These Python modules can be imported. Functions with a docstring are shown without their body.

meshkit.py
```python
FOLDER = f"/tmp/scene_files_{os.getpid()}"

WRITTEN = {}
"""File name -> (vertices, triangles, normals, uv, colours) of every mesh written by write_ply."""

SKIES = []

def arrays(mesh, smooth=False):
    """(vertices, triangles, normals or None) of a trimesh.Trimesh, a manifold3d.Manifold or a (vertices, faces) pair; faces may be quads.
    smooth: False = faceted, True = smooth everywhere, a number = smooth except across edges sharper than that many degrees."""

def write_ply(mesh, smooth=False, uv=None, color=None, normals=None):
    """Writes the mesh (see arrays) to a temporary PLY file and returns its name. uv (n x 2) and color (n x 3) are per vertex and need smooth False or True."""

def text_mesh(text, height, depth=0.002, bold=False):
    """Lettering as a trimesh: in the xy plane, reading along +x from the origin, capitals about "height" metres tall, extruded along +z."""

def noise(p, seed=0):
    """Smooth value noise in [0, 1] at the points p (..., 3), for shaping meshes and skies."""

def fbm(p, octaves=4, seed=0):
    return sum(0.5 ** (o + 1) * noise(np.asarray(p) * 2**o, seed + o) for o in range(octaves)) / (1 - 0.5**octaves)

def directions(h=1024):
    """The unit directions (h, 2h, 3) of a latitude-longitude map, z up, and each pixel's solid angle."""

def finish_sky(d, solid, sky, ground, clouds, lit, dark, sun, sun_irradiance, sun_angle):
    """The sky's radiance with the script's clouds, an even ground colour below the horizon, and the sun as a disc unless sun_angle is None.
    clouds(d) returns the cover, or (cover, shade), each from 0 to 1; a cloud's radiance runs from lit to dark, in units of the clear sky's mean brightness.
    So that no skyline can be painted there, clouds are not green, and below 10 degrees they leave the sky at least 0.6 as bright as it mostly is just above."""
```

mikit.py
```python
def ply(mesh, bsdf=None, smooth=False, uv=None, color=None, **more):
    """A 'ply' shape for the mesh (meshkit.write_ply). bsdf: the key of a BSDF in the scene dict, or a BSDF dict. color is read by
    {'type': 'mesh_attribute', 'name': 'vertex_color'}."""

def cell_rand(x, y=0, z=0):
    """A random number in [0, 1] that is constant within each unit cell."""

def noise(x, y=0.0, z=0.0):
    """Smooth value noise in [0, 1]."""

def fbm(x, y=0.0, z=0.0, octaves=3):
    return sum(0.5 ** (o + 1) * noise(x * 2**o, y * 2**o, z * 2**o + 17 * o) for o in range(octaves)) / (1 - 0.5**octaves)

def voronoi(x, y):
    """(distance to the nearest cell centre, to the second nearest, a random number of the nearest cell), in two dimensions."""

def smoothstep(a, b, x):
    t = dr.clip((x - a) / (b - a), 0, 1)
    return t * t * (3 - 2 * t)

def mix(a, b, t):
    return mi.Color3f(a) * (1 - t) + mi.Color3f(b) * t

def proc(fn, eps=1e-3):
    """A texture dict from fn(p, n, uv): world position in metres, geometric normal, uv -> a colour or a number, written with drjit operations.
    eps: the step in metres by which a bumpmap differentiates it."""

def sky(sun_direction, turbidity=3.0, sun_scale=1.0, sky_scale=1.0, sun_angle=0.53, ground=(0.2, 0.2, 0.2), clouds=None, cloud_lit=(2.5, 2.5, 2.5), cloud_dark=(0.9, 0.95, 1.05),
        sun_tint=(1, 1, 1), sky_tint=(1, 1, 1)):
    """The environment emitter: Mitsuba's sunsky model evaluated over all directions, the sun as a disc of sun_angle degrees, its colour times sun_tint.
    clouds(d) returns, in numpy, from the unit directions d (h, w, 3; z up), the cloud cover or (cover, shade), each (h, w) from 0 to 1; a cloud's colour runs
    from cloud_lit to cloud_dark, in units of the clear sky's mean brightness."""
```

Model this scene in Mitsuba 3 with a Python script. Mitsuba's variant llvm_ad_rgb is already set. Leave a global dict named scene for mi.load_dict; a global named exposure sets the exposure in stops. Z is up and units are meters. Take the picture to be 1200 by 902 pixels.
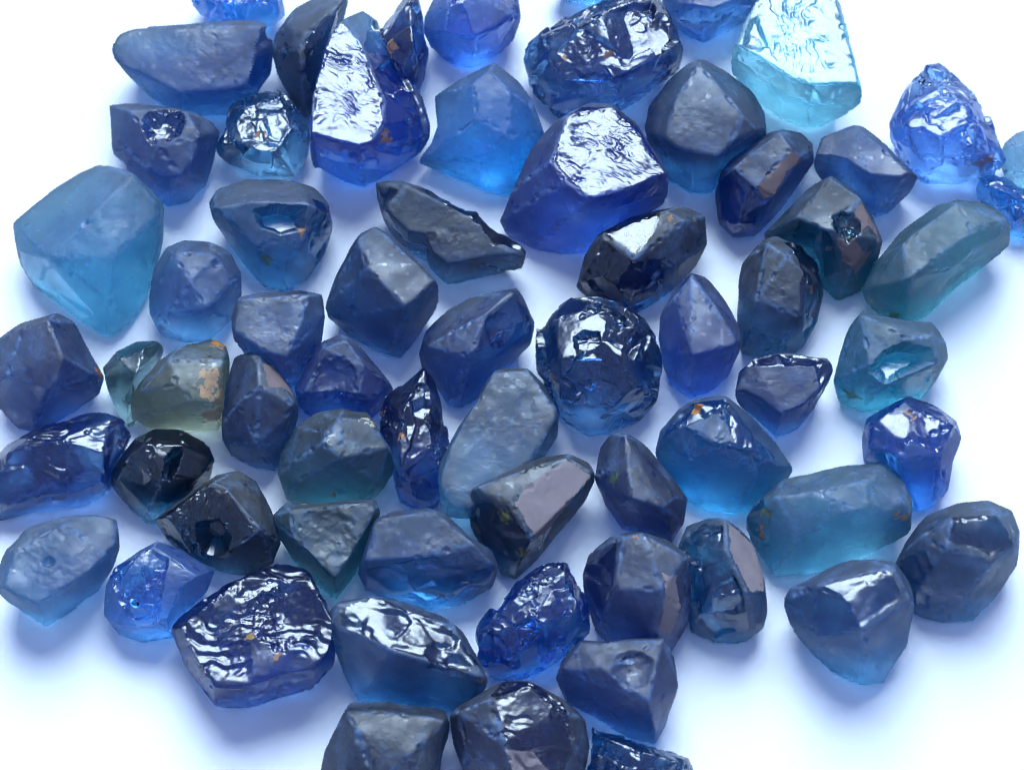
import math
import numpy as np, trimesh, drjit as dr, mitsuba as mi, mikit, meshkit
from scipy.spatial import ConvexHull
from scipy.spatial import cKDTree
from shapely.geometry import Polygon
from shapely import contains_xy
T = mi.ScalarTransform4f
scene, labels = {}, {}

# ---- camera, sky, exposure ---------------------------------------------------------------------------------------
TILT, DIST, WIDE = math.radians(25.0), 0.32, 0.12
scene['camera'] = {'type': 'thinlens', 'aperture_radius': 0.0012, 'focus_distance': 0.313, 'fov': 2 * math.degrees(math.atan(WIDE / 2 / DIST)), 'fov_axis': 'x', 'near_clip': 0.01, 'far_clip': 50.0,
                   'to_world': T().look_at(origin=[0, -DIST * math.sin(TILT), DIST * math.cos(TILT)], target=[0, 0, 0], up=[0, math.cos(TILT), math.sin(TILT)])}
# bright hazy overcast: the sun is a broad soft patch behind thin cloud, high and behind the heap
scene['sky'] = mikit.sky((0.02, 0.88, 0.90), turbidity=3, sun_scale=0.55, sky_scale=1.0, sun_angle=42,
                         clouds=lambda d: (1.0, np.clip(1.25 * meshkit.fbm(d * 2.2 + 5.0, 4, 3) - 0.1, 0, 1)), cloud_lit=(0.42, 0.58, 1.12), cloud_dark=(0.16, 0.24, 0.50), sun_tint=(0.57, 0.88, 1.42))
exposure = 3.25

# ---- materials ---------------------------------------------------------------------------------------------------
def dust(p, n, uv):      # grey rubbed film: thin and patchy on the faces, thicker on worn edges (uv.x), with a fine grain
    grain = mikit.noise(p.x * 4200, p.y * 4200, p.z * 4200)
    patch = mikit.fbm(p.x * 520, p.y * 520, p.z * 520, 3)
    speck = mikit.smoothstep(0.86, 0.92, mikit.noise(p.x * 2100 + 9, p.y * 2100, p.z * 2100))
    return dr.clip(0.015 + 0.20 * mikit.smoothstep(0.45, 0.8, patch) * (0.15 + 1.3 * grain) + uv.x * 0.5 * (0.35 + 0.9 * grain) + 0.25 * speck, 0, 0.8)
def rubbed(p, n, uv):    # how rough the water-worn skin is, in patches and small polished spots
    patch = mikit.fbm(p.x * 380 + 3, p.y * 380, p.z * 380, 3)
    spot = mikit.smoothstep(0.72, 0.85, mikit.noise(p.x * 1500, p.y * 1500 + 5, p.z * 1500))
    return dr.clip(0.34 * mikit.smoothstep(0.2, 0.8, patch) + 0.24 - 0.15 * spot, 0.10, 0.55)
def film(p, n, uv):      # a grainy mineral film, broken up into blotches
    return dr.clip(0.26 * mikit.fbm(p.x * 700, p.y * 700, p.z * 700, 3) * (0.5 + mikit.noise(p.x * 3800, p.y * 3800, p.z * 3800)), 0, 1)
def crust(p, n, uv):     # rust and crumbs of matrix: dense in the middle of a grain, thin between grains
    return dr.clip(0.15 + 1.1 * (mikit.fbm(p.x * 2300, p.y * 2300, p.z * 2300, 3) - 0.3), 0.05, 0.9)
def grain(p, n, uv):     # height of the fine frosting, in metres
    return 3.0e-5 * mikit.noise(p.x * 4200, p.y * 4200, p.z * 4200) + 7e-5 * mikit.noise(p.x * 1500, p.y * 1500, p.z * 1500)
GRAIN = mikit.proc(grain, 5e-5)
DUST, RUBBED, FILM, CRUST = mikit.proc(dust), mikit.proc(rubbed), mikit.proc(film), mikit.proc(crust)
scene['paper_white'] = {'type': 'diffuse', 'reflectance': {'type': 'rgb', 'value': [0.86, 0.87, 0.90]}}
def rgb(c): return {'type': 'rgb', 'value': [float(x) for x in c]}
# name: (absorbed mean free path in mm, colour of light kept per scattering, colour at the skin)
GEMS = {
    'indigo': (8.22, (0.203, 0.422, 0.810), (0.555, 0.793, 0.988)),
    'navy': (5.44, (0.045, 0.271, 0.618), (0.416, 0.721, 0.967)),
    'navy2': (4.66, (0.028, 0.221, 0.554), (0.424, 0.700, 0.947)),
    'navyteal': (4.66, (0.028, 0.321, 0.586), (0.385, 0.762, 0.947)),
    'navyteal2': (5.28, (0.034, 0.301, 0.576), (0.385, 0.742, 0.967)),
    'navyglass': (4.66, (0.045, 0.296, 0.640), (0.437, 0.742, 0.978)),
    'navyviolet': (4.35, (0.054, 0.271, 0.512), (0.452, 0.721, 0.947)),
    'navygrey': (4.66, (0.085, 0.281, 0.480), (0.463, 0.742, 0.906)),
    'ink': (2.95, (0.023, 0.196, 0.448), (0.362, 0.700, 0.926)),
    'inkbrown': (3.73, (0.079, 0.201, 0.405), (0.463, 0.680, 0.864)),
    'inkolive': (3.73, (0.057, 0.201, 0.426), (0.416, 0.700, 0.864)),
    'inkteal': (4.35, (0.034, 0.241, 0.448), (0.385, 0.721, 0.906)),
    'inkgreen': (3.11, (0.034, 0.201, 0.362), (0.385, 0.700, 0.844)),
    'smokeink': (4.04, (0.057, 0.221, 0.554), (0.447, 0.700, 0.885)),
    'smoke': (5.44, (0.141, 0.352, 0.533), (0.524, 0.762, 0.906)),
    'smokenavy': (5.28, (0.102, 0.342, 0.576), (0.463, 0.742, 0.926)),
    'royal': (5.28, (0.036, 0.271, 0.704), (0.377, 0.680, 0.978)),
    'royal2': (5.59, (0.036, 0.372, 0.789), (0.377, 0.742, 0.988)),
    'royaldark': (4.97, (0.027, 0.296, 0.661), (0.377, 0.721, 0.978)),
    'royalviolet': (4.66, (0.072, 0.296, 0.618), (0.452, 0.721, 0.957)),
    'violet': (3.73, (0.068, 0.208, 0.512), (0.452, 0.680, 0.926)),
    'violetnavy': (4.66, (0.090, 0.296, 0.586), (0.482, 0.742, 0.967)),
    'violetgrey': (4.97, (0.113, 0.241, 0.554), (0.509, 0.700, 0.947)),
    'violetblue': (5.90, (0.090, 0.321, 0.767), (0.463, 0.721, 0.988)),
    'slateviolet': (4.97, (0.072, 0.321, 0.661), (0.467, 0.742, 0.978)),
    'lilac': (16.45, (0.311, 0.623, 0.957), (0.663, 0.906, 0.999)),
    'steel': (5.28, (0.113, 0.402, 0.704), (0.463, 0.783, 0.967)),
    'steelgrey': (6.21, (0.124, 0.422, 0.640), (0.509, 0.824, 0.947)),
    'steelblue': (5.28, (0.147, 0.422, 0.682), (0.509, 0.793, 0.947)),
    'slate': (5.44, (0.079, 0.342, 0.682), (0.463, 0.762, 0.967)),
    'slatenavy': (5.44, (0.090, 0.321, 0.533), (0.463, 0.752, 0.906)),
    'slateteal': (8.41, (0.057, 0.342, 0.597), (0.416, 0.762, 0.947)),
    'dusty': (8.22, (0.141, 0.422, 0.746), (0.524, 0.803, 0.978)),
    'azure': (13.70, (0.034, 0.502, 0.957), (0.278, 0.783, 0.999)),
    'azureteal': (8.41, (0.040, 0.482, 0.767), (0.339, 0.803, 0.967)),
    'teal': (4.97, (0.045, 0.382, 0.512), (0.385, 0.803, 0.906)),
    'teal2': (7.67, (0.124, 0.522, 0.608), (0.478, 0.855, 0.906)),
    'aqua': (16.45, (0.339, 0.764, 0.917), (0.663, 0.958, 0.998)),
    'aqua2': (10.05, (0.226, 0.633, 0.853), (0.555, 0.891, 0.967)),
    'green': (5.44, (0.102, 0.452, 0.448), (0.447, 0.845, 0.823)),
    'green2': (4.66, (0.079, 0.362, 0.469), (0.432, 0.772, 0.844)),
    'greyteal': (8.41, (0.147, 0.422, 0.512), (0.493, 0.793, 0.864)),
    'cloud': (10.05, (0.170, 0.502, 0.682), (0.493, 0.834, 0.936)),
    'beige': (8.22, (0.509, 0.563, 0.469), (0.771, 0.824, 0.720)),
    'bright': (10.05, (0.124, 0.482, 0.957), (0.463, 0.803, 0.999)),
    'olivegreen': (5.59, (0.311, 0.422, 0.448), (0.632, 0.783, 0.803)),
    'brown': (4.35, (0.090, 0.201, 0.384), (0.463, 0.680, 0.844)),
    'brownviolet': (4.35, (0.124, 0.181, 0.426), (0.524, 0.639, 0.885)),
    'tealglass': (4.66, (0.034, 0.321, 0.554), (0.370, 0.762, 0.926)),
    'seagreen': (8.22, (0.079, 0.502, 0.661), (0.416, 0.865, 0.947)),}
# colour zoning: clouds and slanting bands of denser colour inside the stones (one coarse 3-D grid over the whole heap)
gz, gy, gx = np.meshgrid(np.linspace(0, 14, 18), np.linspace(-52, 56, 136), np.linspace(-66, 66, 166), indexing='ij')
pt = np.stack([gx, gy, gz], -1)
warp = meshkit.fbm(pt * 0.11, 2, 5)
band = meshkit.fbm(np.stack([gx * 0.12 + 2 * warp, gy * 0.36 + gz * 0.30 + 3 * warp, gz * 0.12], -1), 2, 9)
zones = np.clip(0.12 + 2.4 * np.clip(2.0 * band - 0.70, 0, 1) + 1.5 * np.clip(2.4 * meshkit.fbm(pt * 0.22, 2, 21) - 1.2, 0, 1), 0.12, 1.7).astype(np.float32)
ZONES = mi.VolumeGrid(np.ascontiguousarray(zones[..., None]))
for k, (mfp, keep, skin) in GEMS.items():
    scene['gem_' + k] = {'type': 'heterogeneous', 'scale': 1000.0 / mfp, 'sigma_t': {'type': 'gridvolume', 'grid': ZONES, 'to_world': T().translate([-0.066, -0.052, 0]).scale([0.132, 0.108, 0.014])}, 'albedo': rgb(keep), 'phase': {'type': 'hg', 'g': 0.85}}
    scene['worn_' + k] = {'type': 'blendbsdf', 'weight': DUST,
        'a': {'type': 'bumpmap', 'arbitrary': GRAIN, 'bsdf': {'type': 'roughdielectric', 'distribution': 'ggx', 'alpha': RUBBED, 'int_ior': 1.77, 'ext_ior': 1.0, 'specular_transmittance': rgb(skin)}},
        'b': {'type': 'diffuse', 'reflectance': rgb([0.12, 0.20, 0.36])}}
    scene['broken_' + k] = {'type': 'roughdielectric', 'distribution': 'ggx', 'alpha': 0.065, 'int_ior': 1.77, 'ext_ior': 1.0, 'specular_transmittance': rgb(skin)}
STAINS = {'rust': (.42, .16, .03), 'rustpale': (.50, .30, .17), 'rustdark': (.16, .07, .05), 'rustbrown': (.30, .17, .12), 'copper': (.40, .20, .10), 'gold': (.50, .28, .03), 'olive': (.16, .15, .04), 'cream': (.50, .46, .30),
          'greenstain': (.10, .16, .06), 'brownfilm': (.18, .13, .13), 'tanfilm': (.22, .18, .19), 'ochrefilm': (.36, .25, .12)}
STAIN_NAME = {'rust': 'orange rust stain', 'rustpale': 'pale orange stain', 'rustdark': 'dark rusty speck', 'rustbrown': 'brown matrix crust', 'copper': 'coppery speck', 'gold': 'golden speck', 'olive': 'olive yellow stain',
              'cream': 'small yellowish nub', 'greenstain': 'greenish stain', 'brownfilm': 'brown facet', 'tanfilm': 'tan frosted facet', 'ochrefilm': 'ochre tan end'}
for k, c in STAINS.items():      # a stain is a thin mineral film: part of the light still passes into the stone
    scene['stain_' + k] = {'type': 'blendbsdf', 'weight': FILM if 'film' in k else CRUST, 'b': {'type': 'diffuse', 'reflectance': rgb(c)},
        'a': {'type': 'roughdielectric', 'distribution': 'ggx', 'alpha': RUBBED, 'int_ior': 1.77, 'ext_ior': 1.0, 'specular_transmittance': rgb([.66, .66, .74])}}

# ---- the sheet of paper ------------------------------------------------------------------------------------------
def paper():
    n = 240
    g = np.sign(np.linspace(-1, 1, n)) * np.abs(np.linspace(-1, 1, n)) ** 1.6 * 0.55
    x, y = np.meshgrid(g, g, indexing='ij')
    p = np.stack([x, y, x * 0], -1)
    z = 0.0005 * (meshkit.fbm(p * 28, 3, 2) - 0.5) + 0.00012 * (meshkit.fbm(p * 160, 2, 4) - 0.5)
    v = np.stack([x, y, z - 0.00035], -1).reshape(-1, 3)
    i = np.arange(n * n).reshape(n, n)
    f = np.stack([i[:-1, :-1], i[1:, :-1], i[1:, 1:], i[:-1, 1:]], -1).reshape(-1, 4)
    return v, f
scene['paper'] = mikit.ply(paper(), 'paper_white', smooth=True)
labels['paper'] = {'label': 'plain white sheet of paper lying under the heap of blue stones', 'category': 'paper', 'kind': 'structure'}

# ---- the stones --------------------------------------------------------------------------------------------------
# rim, base, top: points in mm; breaks: (kind, depth mm, outline points on the surface or 'all'); pits: (x, y, z, radius, depth, glassy); stains: (x, y, z, radius, tone)
STONES = [
    {'label': 'bright blue glossy stone cut off by the top edge, above the long pale frosted stone', 'gem': 'royal2', 'h': 6.84, 'p': 119, 'n': 1.0, 'fine': 0,
     'rim': [[-40.08,52.96,3.36],[-39.60,50.75,2.91],[-37.73,48.32,2.41],[-34.33,47.56,2.25],[-31.70,47.77,2.30],[-29.39,48.43,2.44],[-28.14,49.64,2.68],[-28.43,53.51,3.47],[-34.05,56.47,3.76]],
     'base': [[-37.92,52.16,0.12],[-37.60,50.70,0.12],[-36.37,49.10,0.12],[-34.12,48.59,0.12],[-32.38,48.74,0.12],[-30.86,49.17,0.12],[-30.04,49.97,0.12],[-30.23,52.52,0.12],[-33.93,54.48,0.12]],
     'top': [[-37.28,49.71,5.47],[-33.94,48.20,6.84],[-31.45,49.88,6.16],[-29.65,49.16,4.79],[-35.55,48.11,4.10]],
     'breaks': [('r',0.35,'all')], 'pits': [], 'stains': [], 'films': []},
    {'label': 'long pale blue frosted stone with a rounded nose pointing left, at the upper left', 'gem': 'steel', 'h': 8.21, 'p': 102, 'n': 1.0, 'fine': 0,
     'rim': [[-48.73,42.57,6.07],[-47.90,44.27,6.07],[-45.87,45.13,6.07],[-40.15,45.50,6.07],[-36.53,46.11,6.07],[-31.83,46.11,6.07],[-30.04,45.62,6.07],[-29.34,43.90,4.92],[-29.58,40.14,4.10],[-31.03,36.62,4.92],[-34.45,35.94,1.23],[-40.18,35.70,1.23],[-43.37,37.63,1.64],[-45.12,38.79,4.92],[-46.89,39.54,6.07],[-48.44,41.23,6.07]],
     'base': [[-45.54,42.22,0.12],[-44.99,43.35,0.12],[-43.65,43.91,0.12],[-39.88,44.15,0.12],[-37.48,44.56,0.12],[-34.39,44.56,0.12],[-33.20,44.24,0.12],[-32.74,43.10,0.12],[-32.90,40.62,0.12],[-33.86,38.30,0.12],[-36.11,37.85,0.12],[-39.90,37.69,0.12],[-42.00,38.96,0.12],[-43.16,39.73,0.12],[-44.32,40.22,0.12],[-45.35,41.34,0.12]],
     'top': [[-30.81,43.64,8.42],[-31.70,41.72,8.01],[-31.93,38.21,7.25],[-33.93,35.77,6.73],[-38.84,34.82,6.53],[-45.80,44.10,6.16],[-47.63,42.94,5.09],[-44.66,39.76,4.92]],
     'breaks': [('r',0.25,[[-30.80,44.40,7.60],[-30.02,46.50,4.10],[-29.47,40.14,4.10],[-31.52,36.48,5.16],[-33.52,35.94,5.66],[-31.93,38.21,7.25],[-31.49,41.72,8.01]])], 'pits': [], 'stains': [], 'films': []},
    {'label': 'dark brownish blue stone with a curved silvery ridge, left of the big silver faced stone', 'gem': 'inkbrown', 'h': 7.98, 'p': 102, 'n': 1.0, 'fine': 0,
     'rim': [[-20.15,49.63,5.59],[-23.39,50.90,4.79],[-26.86,49.14,4.05],[-29.19,45.70,3.62],[-29.56,43.65,3.36],[-28.75,40.82,3.00],[-27.11,37.54,2.39],[-25.22,35.24,1.60],[-23.75,36.88,2.49],[-22.51,42.52,3.22],[-21.24,47.07,3.79]],
     'base': [[-21.89,47.57,0.12],[-24.02,48.40,0.12],[-26.31,47.24,0.12],[-27.85,44.97,0.12],[-28.09,43.62,0.12],[-27.56,41.75,0.12],[-26.48,39.59,0.12],[-25.23,38.07,0.12],[-24.26,39.15,0.12],[-23.44,42.87,0.12],[-22.60,45.88,0.12]],
     'top': [[-20.65,47.86,7.18],[-23.33,45.01,7.98],[-25.13,42.95,7.98],[-25.58,41.01,7.98],[-25.47,39.09,7.18],[-27.12,45.43,5.99],[-28.37,42.76,4.79]],
     'breaks': [('c',0.08,[[-20.66,47.80,6.88],[-23.33,44.72,7.86],[-25.12,42.70,7.98],[-25.38,40.88,7.80],[-25.20,38.72,6.42],[-24.31,37.37,3.69],[-22.60,41.56,4.76],[-21.28,45.63,6.06]])], 'pits': [], 'stains': [], 'films': []},
    {'label': 'small silvery chipped stone with an orange rust spot in its middle, at the upper left', 'gem': 'smoke', 'h': 7.07, 'p': 102, 'n': 1.0, 'fine': 1,
     'rim': [[-35.77,31.35,2.72],[-34.71,34.08,3.17],[-34.04,36.27,3.52],[-32.20,37.14,3.66],[-30.15,38.13,3.82],[-28.07,38.13,3.82],[-27.31,37.03,3.64],[-26.24,35.17,3.34],[-24.64,33.20,3.03],[-24.39,31.35,2.72],[-24.85,29.73,1.41],[-26.34,27.32,1.06],[-31.00,27.55,1.06],[-34.13,28.89,1.41],[-35.51,29.72,2.46]],
     'base': [[-33.79,31.91,0.12],[-33.09,33.71,0.12],[-32.65,35.16,0.12],[-31.44,35.74,0.12],[-30.08,36.39,0.12],[-28.71,36.39,0.12],[-28.21,35.66,0.12],[-27.50,34.43,0.12],[-26.45,33.13,0.12],[-26.29,31.91,0.12],[-26.58,30.84,0.12],[-27.57,29.25,0.12],[-30.65,29.41,0.12],[-32.71,30.29,0.12],[-33.62,30.84,0.12]],
     'top': [[-32.05,33.76,6.11],[-28.32,35.29,5.95],[-26.41,31.61,6.34],[-33.36,29.47,6.58],[-28.67,27.22,6.82],[-32.27,28.26,4.59],[-29.77,31.39,5.30]],
     'breaks': [('k',0.08,[[-33.30,29.29,6.07],[-30.57,28.72,6.66],[-28.68,27.47,6.80],[-28.79,27.37,2.84],[-30.38,27.48,2.24],[-32.45,28.29,3.71]]), ('r',0.40,'all')], 'pits': [], 'stains': [(-30.13,30.09,6.51,0.70,'rust')], 'films': []},
    {'label': 'large stone with a broad silvery white wrinkled face, royal blue on its right flank', 'gem': 'royal2', 'h': 9.69, 'p': 136, 'n': 1.0, 'fine': 1,
     'rim': [[-24.00,27.49,5.33],[-24.00,30.76,6.78],[-23.62,35.39,6.98],[-22.92,40.01,7.27],[-21.78,43.64,7.27],[-20.58,45.59,7.27],[-18.35,48.07,5.33],[-16.54,46.60,5.30],[-14.35,40.20,4.60],[-10.88,36.47,4.19],[-10.02,33.10,3.81],[-10.00,31.42,3.62],[-11.38,30.02,1.94],[-14.46,27.92,1.45],[-18.05,26.32,1.16],[-21.15,27.10,1.45],[-23.81,28.32,2.42]],
     'base': [[-21.96,30.11,0.12],[-21.96,32.27,0.12],[-21.71,35.32,0.12],[-21.24,38.37,0.12],[-20.49,40.77,0.12],[-19.70,42.06,0.12],[-18.23,43.69,0.12],[-17.03,42.73,0.12],[-15.59,38.50,0.12],[-13.30,36.04,0.12],[-12.73,33.81,0.12],[-12.72,32.71,0.12],[-13.63,31.78,0.12],[-15.66,30.40,0.12],[-18.05,26.94,0.12],[-20.08,29.85,0.12],[-21.83,30.66,0.12]],
     'top': [[-21.89,42.08,8.20],[-18.57,41.56,8.25],[-15.58,33.38,9.13],[-15.49,29.74,9.53],[-18.07,24.65,10.09],[-23.10,24.90,10.06],[-23.50,32.87,9.18],[-12.48,31.94,6.78]],
     'breaks': [('m',0.50,[[-23.46,26.15,8.29],[-23.50,32.87,9.18],[-22.37,44.56,4.85],[-20.55,44.72,7.49],[-18.16,41.31,8.08],[-15.48,33.18,9.07],[-15.39,29.70,9.39],[-17.70,24.95,9.56],[-21.70,25.14,8.43]]), ('r',0.35,[[-18.16,41.31,8.08],[-17.80,47.21,5.50],[-13.49,39.86,5.15],[-9.98,31.90,4.85],[-11.37,30.06,2.28],[-14.65,27.79,1.69],[-17.19,25.48,7.83],[-15.30,29.66,9.25],[-15.38,33.36,8.96]])], 'pits': [], 'stains': [(-15.01,28.66,8.38,1.10,'copper'), (-16.47,25.96,8.41,0.80,'copper')], 'films': []},
    {'label': 'violet brown shard with copper glints, leaning behind the big silver faced stone', 'gem': 'violet', 'h': 8.55, 'p': 136, 'n': 1.0, 'fine': 0,
     'rim': [[-17.62,44.73,3.60],[-15.77,47.31,4.00],[-13.10,49.37,5.99],[-12.70,50.36,5.99],[-11.54,49.99,5.99],[-10.82,46.97,3.95],[-10.27,43.61,3.43],[-10.55,39.70,2.84],[-11.49,37.11,1.71],[-13.60,38.56,1.71],[-16.01,41.59,3.13]],
     'base': [[-16.06,44.64,0.12],[-14.84,46.35,0.12],[-13.08,47.71,0.12],[-12.82,48.36,0.12],[-12.05,48.12,0.12],[-11.58,46.13,0.12],[-11.21,43.90,0.12],[-11.40,41.33,0.12],[-12.01,39.61,0.12],[-13.41,40.57,0.12],[-15.00,42.58,0.12]],
     'top': [[-12.48,47.74,8.12],[-11.96,41.62,8.55],[-15.77,43.30,6.84],[-13.44,39.33,6.41]],
     'breaks': [('r',0.25,'all')], 'pits': [], 'stains': [(-14.50,41.97,7.03,0.90,'copper'), (-14.76,40.72,5.13,0.60,'copper')], 'films': []},
    {'label': 'round royal blue glassy stone at the top edge with a white crescent glint', 'gem': 'royal', 'h': 8.55, 'p': 59, 'n': 1.0, 'fine': 0,
     'rim': [[-10.85,48.16,3.64],[-9.71,50.61,4.08],[-8.46,52.84,4.48],[-4.23,54.21,4.70],[-1.06,52.84,4.48],[0.74,51.17,4.18],[1.05,48.38,3.68],[0.21,46.00,2.56],[-1.58,44.43,1.71],[-4.74,42.99,0.86],[-7.38,43.63,1.03],[-10.02,45.30,1.71],[-10.83,46.39,3.31]],
     'base': [[-8.91,48.18,0.12],[-8.16,49.80,0.12],[-7.33,51.27,0.12],[-4.54,52.17,0.12],[-2.45,51.27,0.12],[-1.26,50.17,0.12],[-1.05,48.33,0.12],[-1.61,46.76,0.12],[-2.79,45.72,0.12],[-4.77,43.36,0.12],[-7.23,43.95,0.12],[-8.36,46.29,0.12],[-8.90,47.01,0.12]],
     'top': [[-7.49,47.28,7.69],[-3.12,47.71,8.55],[-0.31,46.05,7.69],[-3.93,42.42,7.27],[-7.90,44.15,6.84],[-5.22,50.11,7.69]],
     'breaks': [('c',0.12,[[-8.20,50.92,5.51],[-8.14,44.25,5.33],[-4.18,42.73,4.44],[-1.58,44.45,3.07],[0.63,47.46,4.15],[0.00,51.24,4.64],[-4.22,53.33,5.27]])], 'pits': [], 'stains': [], 'films': []},
    {'label': 'azure blue frosted stone with a bright glowing lower right corner, above centre left', 'gem': 'azure', 'h': 9.35, 'p': 61, 'n': 1.0, 'fine': 0,
     'rim': [[-9.32,36.26,4.54],[-6.22,38.69,4.89],[-3.63,39.91,5.07],[-2.08,40.60,5.14],[0.52,38.47,4.86],[2.59,35.70,4.46],[3.82,31.59,3.74],[2.89,28.87,1.87],[0.52,25.02,0.75],[-2.58,25.50,0.93],[-5.16,26.80,0.93],[-8.26,27.95,1.40],[-11.45,28.61,2.34],[-9.78,30.21,3.66],[-8.87,32.62,4.01]],
     'base': [[-7.44,34.96,0.12],[-5.40,36.57,0.12],[-3.69,37.38,0.12],[-2.66,37.83,0.12],[-0.95,36.42,0.12],[0.41,34.60,0.12],[1.23,31.88,0.12],[0.62,30.09,0.12],[0.21,25.54,0.12],[-2.66,25.99,0.12],[-5.07,27.19,0.12],[-6.75,29.48,0.12],[-8.85,29.91,0.12],[-7.75,30.98,0.12],[-7.15,32.57,0.12]],
     'top': [[-2.77,37.67,7.95],[-4.60,35.47,8.41],[1.84,33.58,7.01],[-0.51,33.96,9.35],[-4.07,30.87,8.60],[-0.51,28.87,8.41],[-7.68,28.45,4.67],[-4.08,27.22,5.80],[0.00,27.27,4.67]],
     'breaks': [], 'pits': [], 'stains': [], 'films': []},
    {'label': 'large grey blue chipped stone at the top with a pale facet along its lower right', 'gem': 'smokeink', 'h': 9.69, 'p': 119, 'n': 1.0, 'fine': 1,
     'rim': [[1.25,43.12,4.21],[2.62,44.80,4.47],[6.82,47.60,4.90],[10.50,49.29,5.16],[13.67,50.42,5.33],[17.87,49.85,5.25],[19.40,47.04,4.82],[20.10,45.36,4.56],[20.85,42.48,4.85],[20.34,40.89,3.88],[17.23,38.74,2.42],[14.10,36.90,1.45],[10.44,35.37,0.97],[6.26,35.50,1.16],[4.17,36.61,1.94],[2.30,38.74,2.42],[2.08,40.28,3.88]],
     'base': [[4.63,42.92,0.12],[5.53,44.03,0.12],[8.30,45.87,0.12],[10.73,46.99,0.12],[12.82,47.74,0.12],[15.59,47.36,0.12],[16.60,45.50,0.12],[17.07,44.39,0.12],[17.56,42.50,0.12],[17.22,41.45,0.12],[15.17,40.03,0.12],[13.11,38.81,0.12],[10.49,35.87,0.12],[6.61,35.99,0.12],[6.55,38.62,0.12],[5.32,40.03,0.12],[5.18,41.05,0.12]],
     'top': [[4.14,42.85,7.56],[10.11,44.53,9.69],[13.99,46.86,8.91],[18.62,44.30,8.53],[19.37,42.05,8.82],[10.86,38.32,9.22],[14.47,35.00,9.57],[6.17,37.36,7.27],[10.26,36.11,7.75]],
     'breaks': [('w',0.18,[[10.66,38.25,9.13],[19.68,42.95,7.39],[20.85,42.48,4.85],[13.99,36.19,4.05],[11.76,36.02,8.89]]), ('r',0.55,'all')], 'pits': [], 'stains': [(6.18,39.72,7.73,0.60,'copper'), (11.49,39.60,9.46,0.70,'rustdark')], 'films': []},
    {'label': 'large violet blue stone with a bold white wrinkled cap, above the centre of the heap', 'gem': 'violetblue', 'h': 10.49, 'p': 93, 'n': 1.0, 'fine': 1,
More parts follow.
